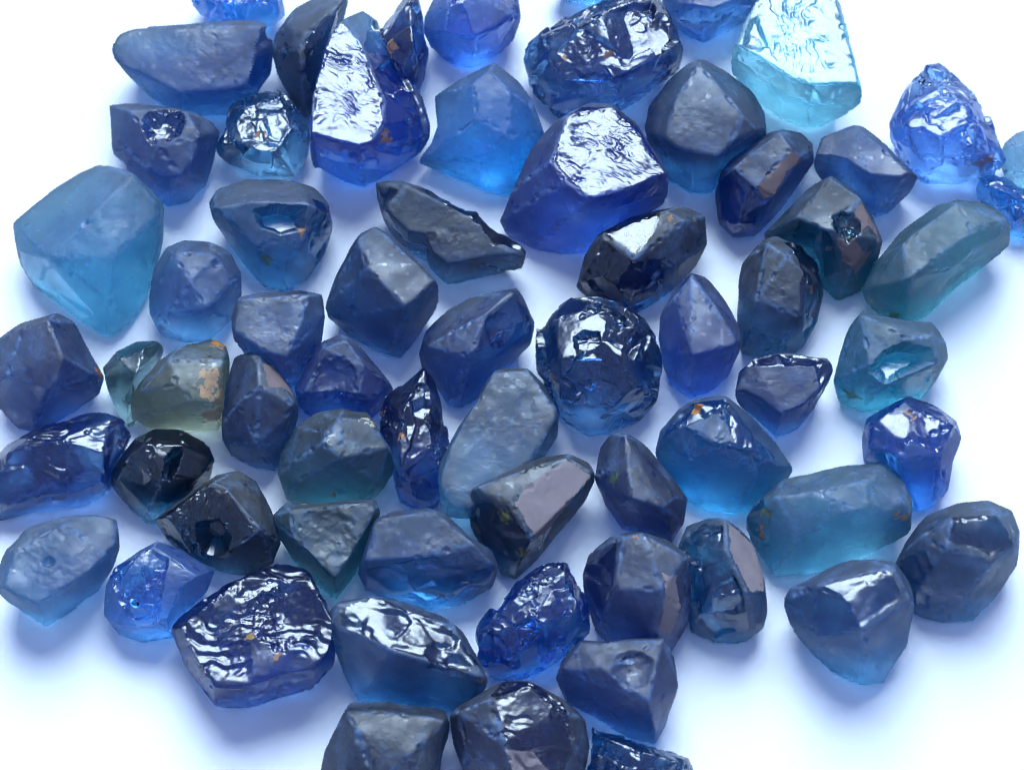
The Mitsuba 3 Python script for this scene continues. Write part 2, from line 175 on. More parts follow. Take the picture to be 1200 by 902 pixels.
     'rim': [[-1.33,20.77,2.10],[0.00,23.39,4.31],[2.56,28.79,5.11],[5.13,31.83,5.56],[9.26,34.32,5.77],[12.34,33.97,5.77],[14.88,31.51,5.51],[16.88,28.25,5.03],[18.49,24.32,5.77],[18.35,22.58,3.67],[16.34,21.65,2.62],[12.25,19.44,1.57],[9.19,17.40,0.84],[6.12,17.17,0.84],[2.55,17.87,1.05],[-0.51,19.60,1.26]],
     'base': [[2.15,22.06,0.12],[3.03,23.79,0.12],[4.72,27.35,0.12],[6.41,29.36,0.12],[9.14,31.00,0.12],[11.17,30.77,0.12],[12.85,29.14,0.12],[14.17,26.99,0.12],[15.23,24.40,0.12],[15.14,23.25,0.12],[13.81,22.64,0.12],[11.12,21.18,0.12],[9.17,17.90,0.12],[6.32,17.69,0.12],[3.00,18.34,0.12],[0.15,19.95,0.12]],
     'top': [[6.58,30.07,9.56],[11.67,31.57,9.39],[14.64,28.07,9.78],[17.68,21.67,10.49],[13.46,20.33,10.64],[8.95,19.12,10.78],[6.39,21.18,10.54],[4.81,24.12,10.21],[1.01,21.43,4.72]],
     'breaks': [('m',0.52,[[6.27,29.41,9.49],[8.18,32.54,7.37],[11.38,31.71,9.16],[14.69,30.35,7.08],[16.57,25.79,8.31],[17.69,21.70,10.24],[13.46,20.33,10.64],[8.95,19.12,10.78],[6.39,21.18,10.54],[4.81,23.94,10.13]])], 'pits': [], 'stains': [(7.74,18.32,6.64,0.50,'rustdark')], 'films': []},
    {'label': 'wide frosted stone with a pale glittering middle facet and a violet right facet, upper right', 'gem': 'navyteal', 'h': 10.03, 'p': 76, 'n': 1.0, 'fine': 0,
     'rim': [[15.98,32.29,4.18],[16.53,35.02,4.61],[19.17,38.31,5.12],[21.80,40.41,5.44],[23.36,40.85,5.51],[25.93,39.42,5.29],[28.98,36.88,4.90],[30.45,33.92,4.44],[30.69,31.20,4.01],[28.84,29.17,3.01],[26.32,27.66,1.50],[24.25,25.45,0.60],[21.67,25.45,0.60],[18.60,27.59,1.00],[16.53,30.29,2.51]],
     'base': [[18.46,32.50,0.12],[18.82,34.31,0.12],[20.56,36.48,0.12],[22.30,37.87,0.12],[23.33,38.16,0.12],[25.02,37.21,0.12],[27.04,35.54,0.12],[28.01,33.58,0.12],[28.17,31.78,0.12],[26.95,30.45,0.12],[25.29,29.45,0.12],[24.18,25.97,0.12],[21.78,25.97,0.12],[18.93,27.96,0.12],[18.82,31.18,0.12]],
     'top': [[22.44,37.96,9.03],[19.52,32.26,9.23],[18.21,27.49,8.77],[25.25,25.79,8.50],[29.07,29.68,8.03],[27.19,31.02,9.34],[22.85,32.09,9.51]],
     'breaks': [], 'pits': [], 'stains': [], 'films': []},
    {'label': 'barrel shaped stone with a flat grey facet beside a brown one, at the upper right', 'gem': 'navyglass', 'h': 8.21, 'p': 187, 'n': 1.0, 'fine': 0,
     'rim': [[24.34,24.01,3.19],[25.11,26.70,3.62],[26.90,28.64,3.93],[30.87,31.24,4.34],[32.94,31.79,4.42],[34.99,31.24,4.34],[36.18,29.94,4.13],[36.22,27.78,3.79],[33.75,24.01,3.19],[31.22,21.37,1.64],[29.13,19.27,1.23],[26.56,18.92,1.23],[24.81,20.34,2.05]],
     'base': [[26.34,24.62,0.12],[26.85,26.39,0.12],[28.03,27.67,0.12],[30.65,29.39,0.12],[32.02,29.75,0.12],[33.37,29.39,0.12],[34.16,28.53,0.12],[34.18,27.10,0.12],[32.55,24.62,0.12],[30.88,22.87,0.12],[29.50,21.49,0.12],[27.81,21.26,0.12],[26.65,22.19,0.12]],
     'top': [[26.52,24.94,7.35],[31.67,28.80,8.13],[28.94,22.42,7.52],[32.90,26.78,8.19],[34.08,26.40,7.22],[31.11,21.79,6.57],[27.32,19.59,4.92]],
     'breaks': [('r',0.30,[[26.52,24.85,7.30],[28.84,22.35,7.42],[30.33,21.28,6.04],[29.08,19.47,1.95],[26.54,19.06,1.62],[24.56,20.03,4.10],[25.03,25.26,4.09]])], 'pits': [], 'stains': [], 'films': [('brownfilm',[[28.84,22.35,7.42],[33.01,26.86,8.05],[34.36,26.45,6.53],[32.59,24.67,7.21],[31.01,21.79,6.58],[29.60,21.27,6.27]])]},
    {'label': 'blocky violet frosted stone with one bright top facet ending in a point at right', 'gem': 'slateviolet', 'h': 8.21, 'p': 187, 'n': 1.0, 'fine': 0,
     'rim': [[36.16,27.06,6.07],[37.01,29.88,6.07],[40.97,31.41,6.07],[42.09,31.18,6.07],[44.13,29.29,6.07],[48.39,24.79,4.92],[47.60,24.07,2.87],[45.21,22.63,0.82],[43.67,22.26,0.66],[42.18,23.57,0.82],[39.65,26.05,1.64],[37.09,27.23,2.05]],
     'base': [[38.15,26.91,0.12],[38.71,28.77,0.12],[41.32,29.78,0.12],[42.06,29.63,0.12],[43.41,28.38,0.12],[46.22,25.41,0.12],[45.70,24.94,0.12],[44.99,22.91,0.12],[43.55,22.56,0.12],[42.17,23.78,0.12],[40.45,26.24,0.12],[38.76,27.02,0.12]],
     'top': [[41.09,30.26,7.23],[41.40,25.98,7.77],[42.36,23.73,8.06],[47.45,23.11,8.14],[37.99,29.43,6.24]],
     'breaks': [], 'pits': [], 'stains': [], 'films': []},
    {'label': 'teal stone with a square pale facet and a dark angular cavity in its brown side', 'gem': 'teal', 'h': 8.89, 'p': 170, 'n': 1.0, 'fine': 0,
     'rim': [[29.87,17.87,3.85],[32.48,20.53,4.26],[35.10,23.19,4.67],[38.21,24.81,4.89],[40.68,22.87,4.62],[43.09,19.25,4.06],[43.81,16.82,3.68],[42.99,13.59,2.22],[41.01,11.91,1.07],[38.68,10.95,0.71],[37.30,12.22,0.89],[35.57,16.10,1.78],[30.87,17.34,3.76]],
     'base': [[32.52,17.74,0.12],[34.24,19.50,0.12],[35.97,21.26,0.12],[38.03,22.33,0.12],[39.66,21.04,0.12],[41.25,18.65,0.12],[41.72,17.05,0.12],[41.18,14.92,0.12],[40.78,12.30,0.12],[38.60,11.41,0.12],[37.33,12.59,0.12],[36.28,16.58,0.12],[33.18,17.40,0.12]],
     'top': [[33.63,17.36,8.82],[37.46,22.65,8.13],[40.69,19.93,8.48],[37.20,15.41,9.07],[42.15,15.32,7.56],[39.65,12.79,5.51],[34.56,15.57,6.67]],
     'breaks': [('r',0.22,[[33.65,17.25,8.61],[37.12,15.38,8.92],[38.63,12.84,4.76],[36.06,10.75,4.45],[32.22,14.70,4.45]])], 'pits': [(38.99,16.33,8.62,1.80,1.40,1)], 'stains': [], 'films': [('brownfilm',[[37.41,15.36,8.96],[40.80,19.79,8.32],[42.72,17.56,5.50],[41.62,14.11,5.57],[40.22,12.50,3.88],[38.45,13.41,5.83]])]},
    {'label': 'pale violet blue glassy chipped stone with a brown nub at its lower right', 'gem': 'indigo', 'h': 8.55, 'p': 93, 'n': 1.0, 'fine': 1,
     'rim': [[45.68,33.19,3.66],[46.59,35.39,3.99],[47.75,38.15,4.39],[49.40,40.38,4.70],[52.03,40.87,4.70],[54.03,39.26,4.55],[56.51,37.04,4.23],[57.90,33.73,3.74],[58.59,30.99,3.34],[59.22,27.74,4.27],[58.07,26.59,2.56],[54.75,26.84,0.86],[50.12,26.82,0.68],[47.54,28.02,1.28],[46.30,29.90,2.14],[45.72,31.54,3.42]],
     'base': [[47.79,33.09,0.12],[48.39,34.54,0.12],[49.15,36.37,0.12],[50.25,37.84,0.12],[51.98,38.16,0.12],[53.30,37.10,0.12],[54.94,35.64,0.12],[55.86,33.45,0.12],[56.31,31.64,0.12],[56.73,29.49,0.12],[55.97,28.74,0.12],[54.55,27.27,0.12],[50.25,27.25,0.12],[49.01,29.68,0.12],[48.20,30.92,0.12],[47.81,32.00,0.12]],
     'top': [[49.45,37.50,6.84],[52.26,35.19,7.69],[54.31,32.72,7.87],[50.75,28.80,8.12],[47.47,30.86,7.01],[55.11,28.36,7.27],[51.41,26.90,6.16],[47.56,28.19,5.13],[58.02,27.25,5.13]],
     'breaks': [('r',0.45,'all')], 'pits': [], 'stains': [(56.74,27.02,4.71,1.40,'rustbrown')], 'films': []},
    {'label': 'light periwinkle frosted stone cut off by the right edge beside the brown nub', 'gem': 'lilac', 'h': 5.93, 'p': 76, 'n': 1.0, 'fine': 0,
     'rim': [[58.99,29.39,2.62],[59.68,30.88,2.91],[60.97,31.95,3.12],[63.60,32.82,3.26],[66.02,29.60,2.67],[65.27,24.82,1.74],[62.20,25.14,1.80],[60.19,26.20,2.01],[59.32,27.47,2.25]],
     'base': [[59.95,29.15,0.12],[60.40,30.14,0.12],[61.25,30.85,0.12],[62.99,31.42,0.12],[64.59,29.29,0.12],[64.09,26.14,0.12],[62.07,26.35,0.12],[60.74,27.05,0.12],[60.17,27.89,0.12]],
     'top': [[60.37,29.01,5.34],[62.82,28.90,5.93],[63.25,25.48,4.74],[60.36,26.40,4.15]],
     'breaks': [], 'pits': [], 'stains': [], 'films': []},
    {'label': 'deep royal blue glassy stone at the right edge, below the light periwinkle one', 'gem': 'royal2', 'h': 5.70, 'p': 85, 'n': 1.0, 'fine': 0,
     'rim': [[55.64,24.33,2.61],[56.44,26.15,2.93],[58.01,26.79,3.04],[59.51,25.94,2.89],[62.51,24.33,2.61],[64.19,21.14,2.06],[62.56,18.66,0.86],[59.92,19.63,0.57],[57.52,22.38,0.86]],
     'base': [[56.98,23.97,0.12],[57.51,25.17,0.12],[58.55,25.59,0.12],[59.54,25.03,0.12],[61.52,23.97,0.12],[62.62,21.86,0.12],[61.55,20.23,0.12],[59.90,19.88,0.12],[58.22,22.68,0.12]],
     'top': [[57.06,24.07,4.56],[59.28,22.27,5.70],[61.62,21.20,5.13],[59.99,20.06,3.42]],
     'breaks': [('r',0.30,'all')], 'pits': [], 'stains': [], 'films': []},
    {'label': 'large teal frosted stone with a mauve end facet, at the right edge of the heap', 'gem': 'teal2', 'h': 9.35, 'p': 119, 'n': 1.0, 'fine': 0,
     'rim': [[41.19,10.73,3.38],[42.81,13.86,3.88],[45.98,17.55,4.46],[50.16,20.72,4.96],[52.74,21.68,5.11],[55.76,21.25,5.04],[57.72,19.98,4.84],[58.84,18.07,4.54],[58.82,16.46,3.27],[57.31,15.81,2.34],[53.73,13.44,1.40],[51.09,10.84,0.93],[48.95,8.67,0.75],[46.35,7.32,0.75],[44.34,8.26,1.12],[41.86,9.68,2.34]],
     'base': [[44.35,12.06,0.12],[45.42,14.13,0.12],[47.51,16.56,0.12],[50.27,18.66,0.12],[51.97,19.29,0.12],[53.96,19.01,0.12],[55.26,18.17,0.12],[56.00,16.91,0.12],[55.99,15.84,0.12],[54.98,15.41,0.12],[52.62,13.85,0.12],[51.05,11.10,0.12],[49.06,9.09,0.12],[46.64,7.83,0.12],[44.77,8.71,0.12],[44.79,11.37,0.12]],
     'top': [[51.84,18.96,8.60],[53.46,15.27,9.35],[57.57,17.30,7.67],[55.05,13.02,7.01],[45.84,14.33,7.95],[46.29,9.83,8.41],[42.89,10.15,5.61]],
     'breaks': [], 'pits': [], 'stains': [(45.21,8.20,2.15,0.90,'greenstain')], 'films': []},
    {'label': 'pale aqua stone whose whole top is a white shiny face, at the top right', 'gem': 'aqua', 'h': 10.03, 'p': 204, 'n': 1.0, 'fine': 1,
     'rim': [[26.74,40.54,6.02],[27.80,43.19,7.02],[29.72,47.47,7.02],[31.60,52.16,5.52],[38.71,51.09,7.52],[40.08,47.14,7.52],[40.94,42.58,7.02],[41.87,34.53,6.82],[40.41,34.83,3.51],[38.07,34.75,1.00],[36.01,34.50,0.60],[32.92,35.95,0.80],[29.86,38.62,1.20],[27.38,40.45,3.01]],
     'base': [[29.36,40.79,0.12],[30.05,42.54,0.12],[31.32,45.36,0.12],[32.56,48.46,0.12],[37.26,47.75,0.12],[38.16,45.15,0.12],[38.73,42.13,0.12],[39.34,36.82,0.12],[38.38,37.02,0.12],[37.82,35.21,0.12],[35.90,34.98,0.12],[33.03,36.33,0.12],[30.18,38.81,0.12],[29.78,40.73,0.12]],
     'top': [[27.00,40.24,9.40],[29.66,46.96,8.75],[31.78,49.98,8.46],[38.53,49.58,8.50],[41.20,32.90,10.13],[37.03,32.77,10.14],[33.61,35.16,9.91],[30.73,38.67,9.43]],
     'breaks': [('r',0.30,[[27.34,39.99,8.84],[28.93,44.36,9.01],[29.78,45.01,8.95],[31.26,39.21,9.51],[33.65,36.04,9.82],[37.09,33.77,10.05],[40.61,33.27,10.10],[40.80,33.30,8.48],[37.16,32.99,9.00],[33.69,35.13,8.97],[30.68,37.94,9.63]]), ('m',0.42,[[27.04,40.23,8.85],[29.66,46.96,8.75],[31.89,52.03,5.72],[38.66,50.66,7.80],[40.43,48.76,5.02],[41.57,33.90,8.27],[37.10,32.88,9.57],[33.84,35.01,9.56],[30.91,38.32,9.60]])], 'pits': [], 'stains': [], 'films': []},
    {'label': 'dark grey topped stone cut off by the top edge, left of the pale aqua one', 'gem': 'navyglass', 'h': 7.41, 'p': 136, 'n': 1.0, 'fine': 0,
     'rim': [[18.84,49.07,2.22],[18.53,52.24,3.50],[21.21,54.22,3.92],[26.53,55.00,4.08],[30.21,53.34,3.73],[30.48,51.14,3.27],[29.65,49.32,2.22],[26.49,48.17,1.48],[23.84,46.77,0.74],[21.20,47.78,1.11]],
     'base': [[20.83,49.62,0.12],[20.63,51.72,0.12],[22.40,53.03,0.12],[25.91,53.54,0.12],[28.33,52.44,0.12],[28.51,50.99,0.12],[27.96,49.79,0.12],[25.88,49.03,0.12],[23.90,47.05,0.12],[22.39,48.78,0.12]],
     'top': [[21.93,48.22,6.82],[26.03,46.97,7.41],[28.55,48.93,6.67],[22.54,50.79,6.67],[27.27,51.16,6.67]],
     'breaks': [('r',0.30,[[21.96,48.15,6.35],[26.06,47.05,6.90],[29.46,49.89,4.81],[29.49,48.12,3.70],[23.82,46.82,1.06],[20.49,46.51,3.70]])], 'pits': [], 'stains': [], 'films': []},
    {'label': 'dark blue stone showing only its lower rim at the top edge', 'gem': 'navy', 'h': 6.84, 'p': 85, 'n': 1.0, 'fine': 0,
     'rim': [[4.79,53.44,2.05],[6.62,52.94,0.68],[9.07,52.28,0.55],[11.95,52.44,0.68],[14.35,53.66,2.86],[10.66,58.37,3.76],[6.39,56.58,3.60]],
     'base': [[6.26,53.71,0.12],[6.80,53.04,0.12],[9.08,52.41,0.12],[11.76,52.57,0.12],[12.57,53.86,0.12],[10.14,56.97,0.12],[7.32,55.78,0.12]],
     'top': [[7.37,52.99,6.16],[11.03,53.16,6.84]],
     'breaks': [], 'pits': [], 'stains': [], 'films': []},
    {'label': 'slate blue frosted stone with a deep round hollow near its top, upper left', 'gem': 'slate', 'h': 8.21, 'p': 85, 'n': 1.0, 'fine': 0,
     'rim': [[-48.82,35.19,4.31],[-46.55,35.41,4.35],[-43.95,35.08,4.29],[-41.36,34.86,4.26],[-38.44,34.21,4.15],[-36.13,33.02,3.95],[-35.27,31.82,3.75],[-36.10,29.13,2.46],[-37.12,26.28,1.23],[-39.15,24.25,0.66],[-41.69,23.66,0.66],[-43.80,25.24,0.98],[-46.25,27.11,2.05],[-46.71,28.77,2.46],[-48.04,29.48,2.87],[-48.50,32.47,3.86]],
     'base': [[-46.62,33.55,0.12],[-45.13,33.70,0.12],[-43.41,33.48,0.12],[-41.70,33.34,0.12],[-39.78,32.91,0.12],[-38.25,32.12,0.12],[-37.69,31.33,0.12],[-38.23,29.55,0.12],[-38.91,27.67,0.12],[-39.37,24.67,0.12],[-41.74,24.13,0.12],[-43.70,25.60,0.12],[-44.93,28.22,0.12],[-45.23,29.32,0.12],[-46.11,29.79,0.12],[-46.42,31.76,0.12]],
     'top': [[-45.75,32.77,6.98],[-39.34,32.41,7.39],[-37.34,28.75,8.21],[-42.08,27.54,7.88],[-43.50,25.50,6.16],[-39.00,23.87,6.57],[-47.19,30.57,5.09]],
     'breaks': [], 'pits': [(-41.56,30.51,7.62,2.70,1.50,1)], 'stains': [], 'films': []},
    {'label': 'largest pale aqua frosted stone with a straight diagonal ridge, alone at the far left', 'gem': 'aqua2', 'h': 10.03, 'p': 119, 'n': 1.0, 'fine': 0,
     'rim': [[-59.01,18.98,4.56],[-57.76,20.28,4.72],[-54.87,22.98,5.05],[-51.43,25.38,5.34],[-49.43,26.25,5.44],[-45.82,25.16,5.31],[-43.18,22.98,5.05],[-41.38,21.03,4.81],[-41.47,17.21,4.01],[-42.45,13.44,2.51],[-43.93,10.14,1.20],[-45.36,7.74,0.80],[-47.81,6.16,0.60],[-50.92,8.08,0.80],[-54.07,10.70,1.20],[-56.57,11.99,2.01],[-58.10,14.32,3.01],[-58.57,16.51,4.26]],
     'base': [[-55.99,18.18,0.12],[-55.16,19.04,0.12],[-53.25,20.82,0.12],[-50.98,22.40,0.12],[-49.67,22.98,0.12],[-47.28,22.26,0.12],[-45.54,20.82,0.12],[-44.35,19.54,0.12],[-44.41,17.01,0.12],[-45.06,14.52,0.12],[-44.37,10.59,0.12],[-45.69,8.37,0.12],[-47.97,6.89,0.12],[-50.87,8.68,0.12],[-53.80,11.12,0.12],[-54.38,13.57,0.12],[-55.38,15.10,0.12],[-55.69,16.55,0.12]],
     'top': [[-44.90,22.09,9.53],[-48.72,17.15,10.03],[-53.34,12.40,8.83],[-44.91,16.84,8.53],[-54.62,19.87,6.52],[-57.25,17.78,5.52],[-46.36,12.30,9.03],[-47.24,8.83,6.02],[-41.60,18.58,7.82]],
     'breaks': [('r',0.20,[[-58.34,16.00,4.15],[-53.61,12.43,8.35],[-51.35,10.10,5.71],[-48.54,7.90,3.42],[-50.87,8.21,1.23],[-55.46,11.45,2.41],[-57.75,14.01,3.16]])], 'pits': [], 'stains': [], 'films': []},
    {'label': 'rounded dusty blue stone with a small dark pit, right of the largest aqua stone', 'gem': 'dusty', 'h': 9.35, 'p': 51, 'n': 1.0, 'fine': 0,
     'rim': [[-42.58,9.43,3.72],[-42.19,13.01,4.44],[-40.76,15.57,4.95],[-38.78,16.39,5.12],[-35.75,16.09,5.05],[-33.20,14.75,4.79],[-31.83,12.49,4.33],[-31.83,10.22,3.27],[-33.15,7.55,1.87],[-35.67,5.55,0.93],[-38.69,5.31,0.75],[-41.51,6.24,1.12],[-42.56,7.88,2.34]],
     'base': [[-40.88,9.90,0.12],[-40.62,12.26,0.12],[-39.68,13.95,0.12],[-38.37,14.50,0.12],[-36.37,14.29,0.12],[-34.69,13.41,0.12],[-33.79,11.92,0.12],[-33.79,10.42,0.12],[-34.66,8.66,0.12],[-35.80,5.92,0.12],[-38.61,5.69,0.12],[-41.23,6.56,0.12],[-40.87,8.88,0.12]],
     'top': [[-39.28,12.86,7.95],[-34.75,12.62,8.41],[-32.73,9.75,7.48],[-37.25,9.01,9.35],[-35.28,5.97,7.95],[-39.64,6.24,6.08],[-40.77,10.14,6.73]],
     'breaks': [], 'pits': [(-34.42,11.48,8.24,0.70,0.60,0), (-36.01,8.56,8.72,2.40,0.30,0)], 'stains': [], 'films': []},
    {'label': 'dark blue stone with a white glinting slot near its top, at the upper left', 'gem': 'navyteal', 'h': 8.89, 'p': 76, 'n': 1.0, 'fine': 0,
     'rim': [[-36.09,21.69,4.24],[-35.13,23.60,4.56],[-31.59,24.66,4.74],[-26.50,24.56,4.72],[-23.42,23.60,4.56],[-21.86,21.69,4.24],[-21.42,19.18,3.56],[-22.34,16.44,2.22],[-24.37,13.70,0.89],[-26.88,11.95,0.53],[-29.43,12.66,0.71],[-31.52,15.10,1.07],[-34.09,18.17,2.22],[-35.53,19.79,3.92]],
     'base': [[-33.54,20.79,0.12],[-32.90,22.05,0.12],[-30.57,22.76,0.12],[-27.21,22.69,0.12],[-25.18,22.05,0.12],[-24.14,20.79,0.12],[-23.86,19.14,0.12],[-24.46,17.33,0.12],[-24.67,14.08,0.12],[-27.00,12.45,0.12],[-29.37,13.10,0.12],[-31.32,15.38,0.12],[-32.22,18.47,0.12],[-33.17,19.54,0.12]],
     'top': [[-34.52,19.14,7.65],[-30.51,19.36,8.89],[-24.50,19.14,8.89],[-22.27,18.68,7.65],[-30.01,15.09,6.94],[-25.03,15.23,6.67],[-27.15,12.89,4.00]],
     'breaks': [('k',0.03,[[-30.21,18.54,8.52],[-27.51,19.16,8.85],[-24.31,18.75,8.57],[-24.43,16.86,7.43],[-27.02,16.04,7.28],[-29.51,16.81,7.74]]), ('r',0.30,[[-24.38,20.98,7.21],[-21.99,21.00,5.07],[-21.52,18.89,3.45],[-23.36,15.07,1.56],[-24.40,14.91,4.06],[-24.82,16.97,7.66]])], 'pits': [], 'stains': [(-28.80,14.02,5.31,0.80,'greenstain'), (-24.63,16.57,7.34,0.60,'copper')], 'films': []},
    {'label': 'long black olive stone with a flat dull top and a jagged glossy right edge', 'gem': 'inkolive', 'h': 7.07, 'p': 153, 'n': 1.0, 'fine': 0,
     'rim': [[-16.17,23.93,5.23],[-13.73,24.27,5.23],[-10.16,23.11,5.23],[-7.10,21.72,5.23],[-4.05,20.00,5.23],[0.00,17.09,4.24],[1.62,15.52,3.53],[1.11,14.25,2.47],[-3.05,13.84,1.06],[-7.61,13.00,0.71],[-9.35,14.42,1.06],[-10.18,16.41,1.41],[-12.22,16.87,1.41],[-14.26,18.80,2.12],[-15.28,20.00,5.23],[-16.03,22.07,5.23]],
     'base': [[-13.57,22.07,0.12],[-11.96,22.30,0.12],[-9.60,21.53,0.12],[-7.58,20.61,0.12],[-5.57,19.47,0.12],[-2.90,17.55,0.12],[-1.83,16.52,0.12],[-2.16,15.68,0.12],[-4.91,15.41,0.12],[-7.68,13.38,0.12],[-9.07,15.79,0.12],[-9.62,17.10,0.12],[-10.96,17.41,0.12],[-12.31,18.68,0.12],[-12.98,19.47,0.12],[-13.48,20.84,0.12]],
     'top': [[-12.09,21.87,7.68],[-14.58,19.45,7.07],[-4.42,18.04,6.72],[-2.51,14.83,5.92],[0.50,13.53,5.59],[-7.81,12.04,5.22],[-12.85,16.43,6.32]],
     'breaks': [('r',0.35,[[-12.11,22.27,7.16],[-7.14,22.78,3.53],[0.20,17.47,3.53],[1.62,15.41,3.53],[0.81,14.09,3.00],[-2.41,14.83,5.92],[-4.42,17.94,6.70]]), ('r',0.20,[[-16.06,23.91,5.26],[-12.60,22.03,7.39],[-14.59,19.38,6.79],[-13.15,17.28,3.89],[-10.02,14.23,5.77],[-12.13,15.64,3.53],[-15.25,20.34,3.53]]), ('c',0.03,[[-10.04,16.84,6.42],[-9.04,16.84,6.42],[-8.73,16.13,6.25],[-9.33,15.63,6.12],[-10.14,16.03,6.22]])], 'pits': [], 'stains': [(-1.00,13.73,5.64,0.60,'copper')], 'films': []},
    {'label': 'dark box shaped stone with a smooth light grey top facet sloping right, left of centre', 'gem': 'navyteal2', 'h': 10.03, 'p': 187, 'n': 1.0, 'fine': 0,
     'rim': [[-21.86,8.67,3.01],[-20.58,11.99,4.21],[-19.05,14.78,6.02],[-17.50,15.96,7.42],[-15.81,16.64,7.42],[-13.99,15.39,7.42],[-10.94,12.02,7.42],[-8.52,8.67,7.42],[-8.80,8.61,4.01],[-11.04,5.83,1.50],[-13.04,3.37,0.60],[-14.48,3.25,2.01],[-19.10,6.19,1.00],[-21.57,7.68,2.51]],
     'base': [[-19.68,9.10,0.12],[-18.84,11.29,0.12],[-17.82,13.13,0.12],[-16.80,13.91,0.12],[-15.69,14.36,0.12],[-14.49,13.54,0.12],[-12.48,11.31,0.12],[-10.87,9.10,0.12],[-11.06,9.06,0.12],[-12.54,7.23,0.12],[-13.20,3.83,0.12],[-14.81,5.52,0.12],[-18.85,6.45,0.12],[-19.49,8.45,0.12]],
     'top': [[-15.93,15.64,8.85],[-17.76,13.81,9.13],[-16.56,10.06,9.69],[-12.31,5.16,10.44],[-8.74,7.78,10.04],[-20.17,7.84,4.21],[-17.19,5.98,3.01]],
     'breaks': [], 'pits': [], 'stains': [], 'films': []},
    {'label': 'matte charcoal blue stone with a flat top, left of the dark box shaped one', 'gem': 'navy2', 'h': 8.89, 'p': 136, 'n': 1.0, 'fine': 0,
     'rim': [[-32.63,5.31,6.40],[-31.74,7.87,6.58],[-29.29,8.65,6.58],[-24.83,8.88,6.58],[-22.13,8.32,6.58],[-21.76,5.77,6.58],[-22.43,3.27,2.67],[-24.68,-1.21,4.00],[-26.12,-2.30,4.00],[-27.54,-0.51,5.51],[-29.53,1.20,6.05],[-32.05,2.97,6.22]],
     'base': [[-30.74,4.87,0.12],[-30.15,6.56,0.12],[-28.53,7.08,0.12],[-25.59,7.22,0.12],[-23.81,6.86,0.12],[-23.56,5.17,0.12],[-24.00,3.52,0.12],[-25.49,0.57,0.12],[-26.44,-0.15,0.12],[-27.38,1.03,0.12],[-28.69,2.16,0.12],[-30.36,3.33,0.12]],
     'top': [[-31.16,6.71,8.00],[-23.85,7.04,8.45],[-24.79,2.87,8.45],[-25.79,-0.04,8.18],[-31.41,3.09,8.00],[-29.15,0.87,8.09]],
     'breaks': [], 'pits': [], 'stains': [], 'films': []},
    {'label': 'violet navy stone with a round hollow ringed by a pale rim, left of centre', 'gem': 'royal', 'h': 8.21, 'p': 119, 'n': 1.0, 'fine': 0,
     'rim': [[-25.20,-1.98,3.30],[-23.96,0.99,3.96],[-22.02,3.28,4.47],[-19.86,4.25,4.51],[-17.85,2.98,4.40],[-15.84,0.50,3.85],[-13.83,-1.98,3.30],[-14.86,-3.50,1.64],[-16.36,-4.65,0.82],[-19.85,-4.36,0.66],[-23.30,-4.29,0.98],[-24.74,-3.58,2.05]],
     'base': [[-23.36,-1.65,0.12],[-22.55,0.31,0.12],[-21.26,1.81,0.12],[-19.84,2.45,0.12],[-18.51,1.62,0.12],[-17.19,-0.02,0.12],[-15.86,-1.65,0.12],[-16.54,-2.66,0.12],[-16.60,-4.40,0.12],[-19.84,-4.12,0.12],[-23.06,-4.06,0.12],[-23.06,-2.71,0.12]],
     'top': [[-21.21,0.49,8.21],[-17.06,-1.46,8.21],[-17.71,-5.29,6.98],[-23.43,-3.82,6.57],[-19.18,2.18,6.73]],
     'breaks': [], 'pits': [(-20.29,-2.88,7.32,2.70,1.10,0)], 'stains': [], 'films': []},
    {'label': 'big navy frosted stone with an orange tip at its right corner, at the left edge', 'gem': 'navy2', 'h': 10.03, 'p': 102, 'n': 1.0, 'fine': 0,
     'rim': [[-59.92,3.10,4.83],[-57.04,5.22,5.24],[-54.59,5.93,5.37],[-52.83,6.43,5.47],[-50.80,5.32,5.26],[-48.97,1.79,4.59],[-47.39,-0.55,3.51],[-48.02,-2.15,2.51],[-52.52,-4.73,1.00],[-55.45,-6.18,0.60],[-57.43,-5.73,0.80],[-59.44,-3.87,1.50],[-60.38,-1.72,3.91]],
     'base': [[-57.98,2.12,0.12],[-56.08,3.52,0.12],[-54.46,3.99,0.12],[-53.30,4.32,0.12],[-51.96,3.59,0.12],[-50.76,1.26,0.12],[-49.71,-0.29,0.12],[-50.12,-1.35,0.12],[-52.64,-4.39,0.12],[-55.36,-5.73,0.12],[-57.20,-5.31,0.12],[-57.66,-2.48,0.12],[-58.29,-1.06,0.12]],
     'top': [[-56.05,3.05,8.53],[-53.20,3.48,9.43],[-51.22,-1.15,10.03],[-52.13,-4.54,8.83],[-48.57,-1.29,6.02],[-57.56,-2.32,7.52]],
     'breaks': [], 'pits': [], 'stains': [(-47.95,-0.56,4.47,1.00,'rust')], 'films': []},
    {'label': 'small sea green glossy stone squeezed against the beige stained stone on its left side', 'gem': 'olivegreen', 'h': 7.07, 'p': 102, 'n': 1.0, 'fine': 0,
     'rim': [[-47.60,0.58,3.21],[-46.19,2.60,3.58],[-43.75,3.82,3.80],[-41.26,3.82,3.80],[-40.54,3.01,3.66],[-42.02,-0.23,3.07],[-43.47,-2.74,1.41],[-43.79,-5.21,0.85],[-44.57,-5.68,0.71],[-45.90,-4.21,1.06],[-47.11,-1.65,2.12]],
     'base': [[-46.44,0.20,0.12],[-45.51,1.54,0.12],[-43.90,2.34,0.12],[-42.26,2.34,0.12],[-41.78,1.80,0.12],[-42.76,-0.33,0.12],[-43.72,-1.99,0.12],[-43.82,-4.88,0.12],[-44.55,-5.32,0.12],[-45.32,-2.96,0.12],[-46.12,-1.27,0.12]],
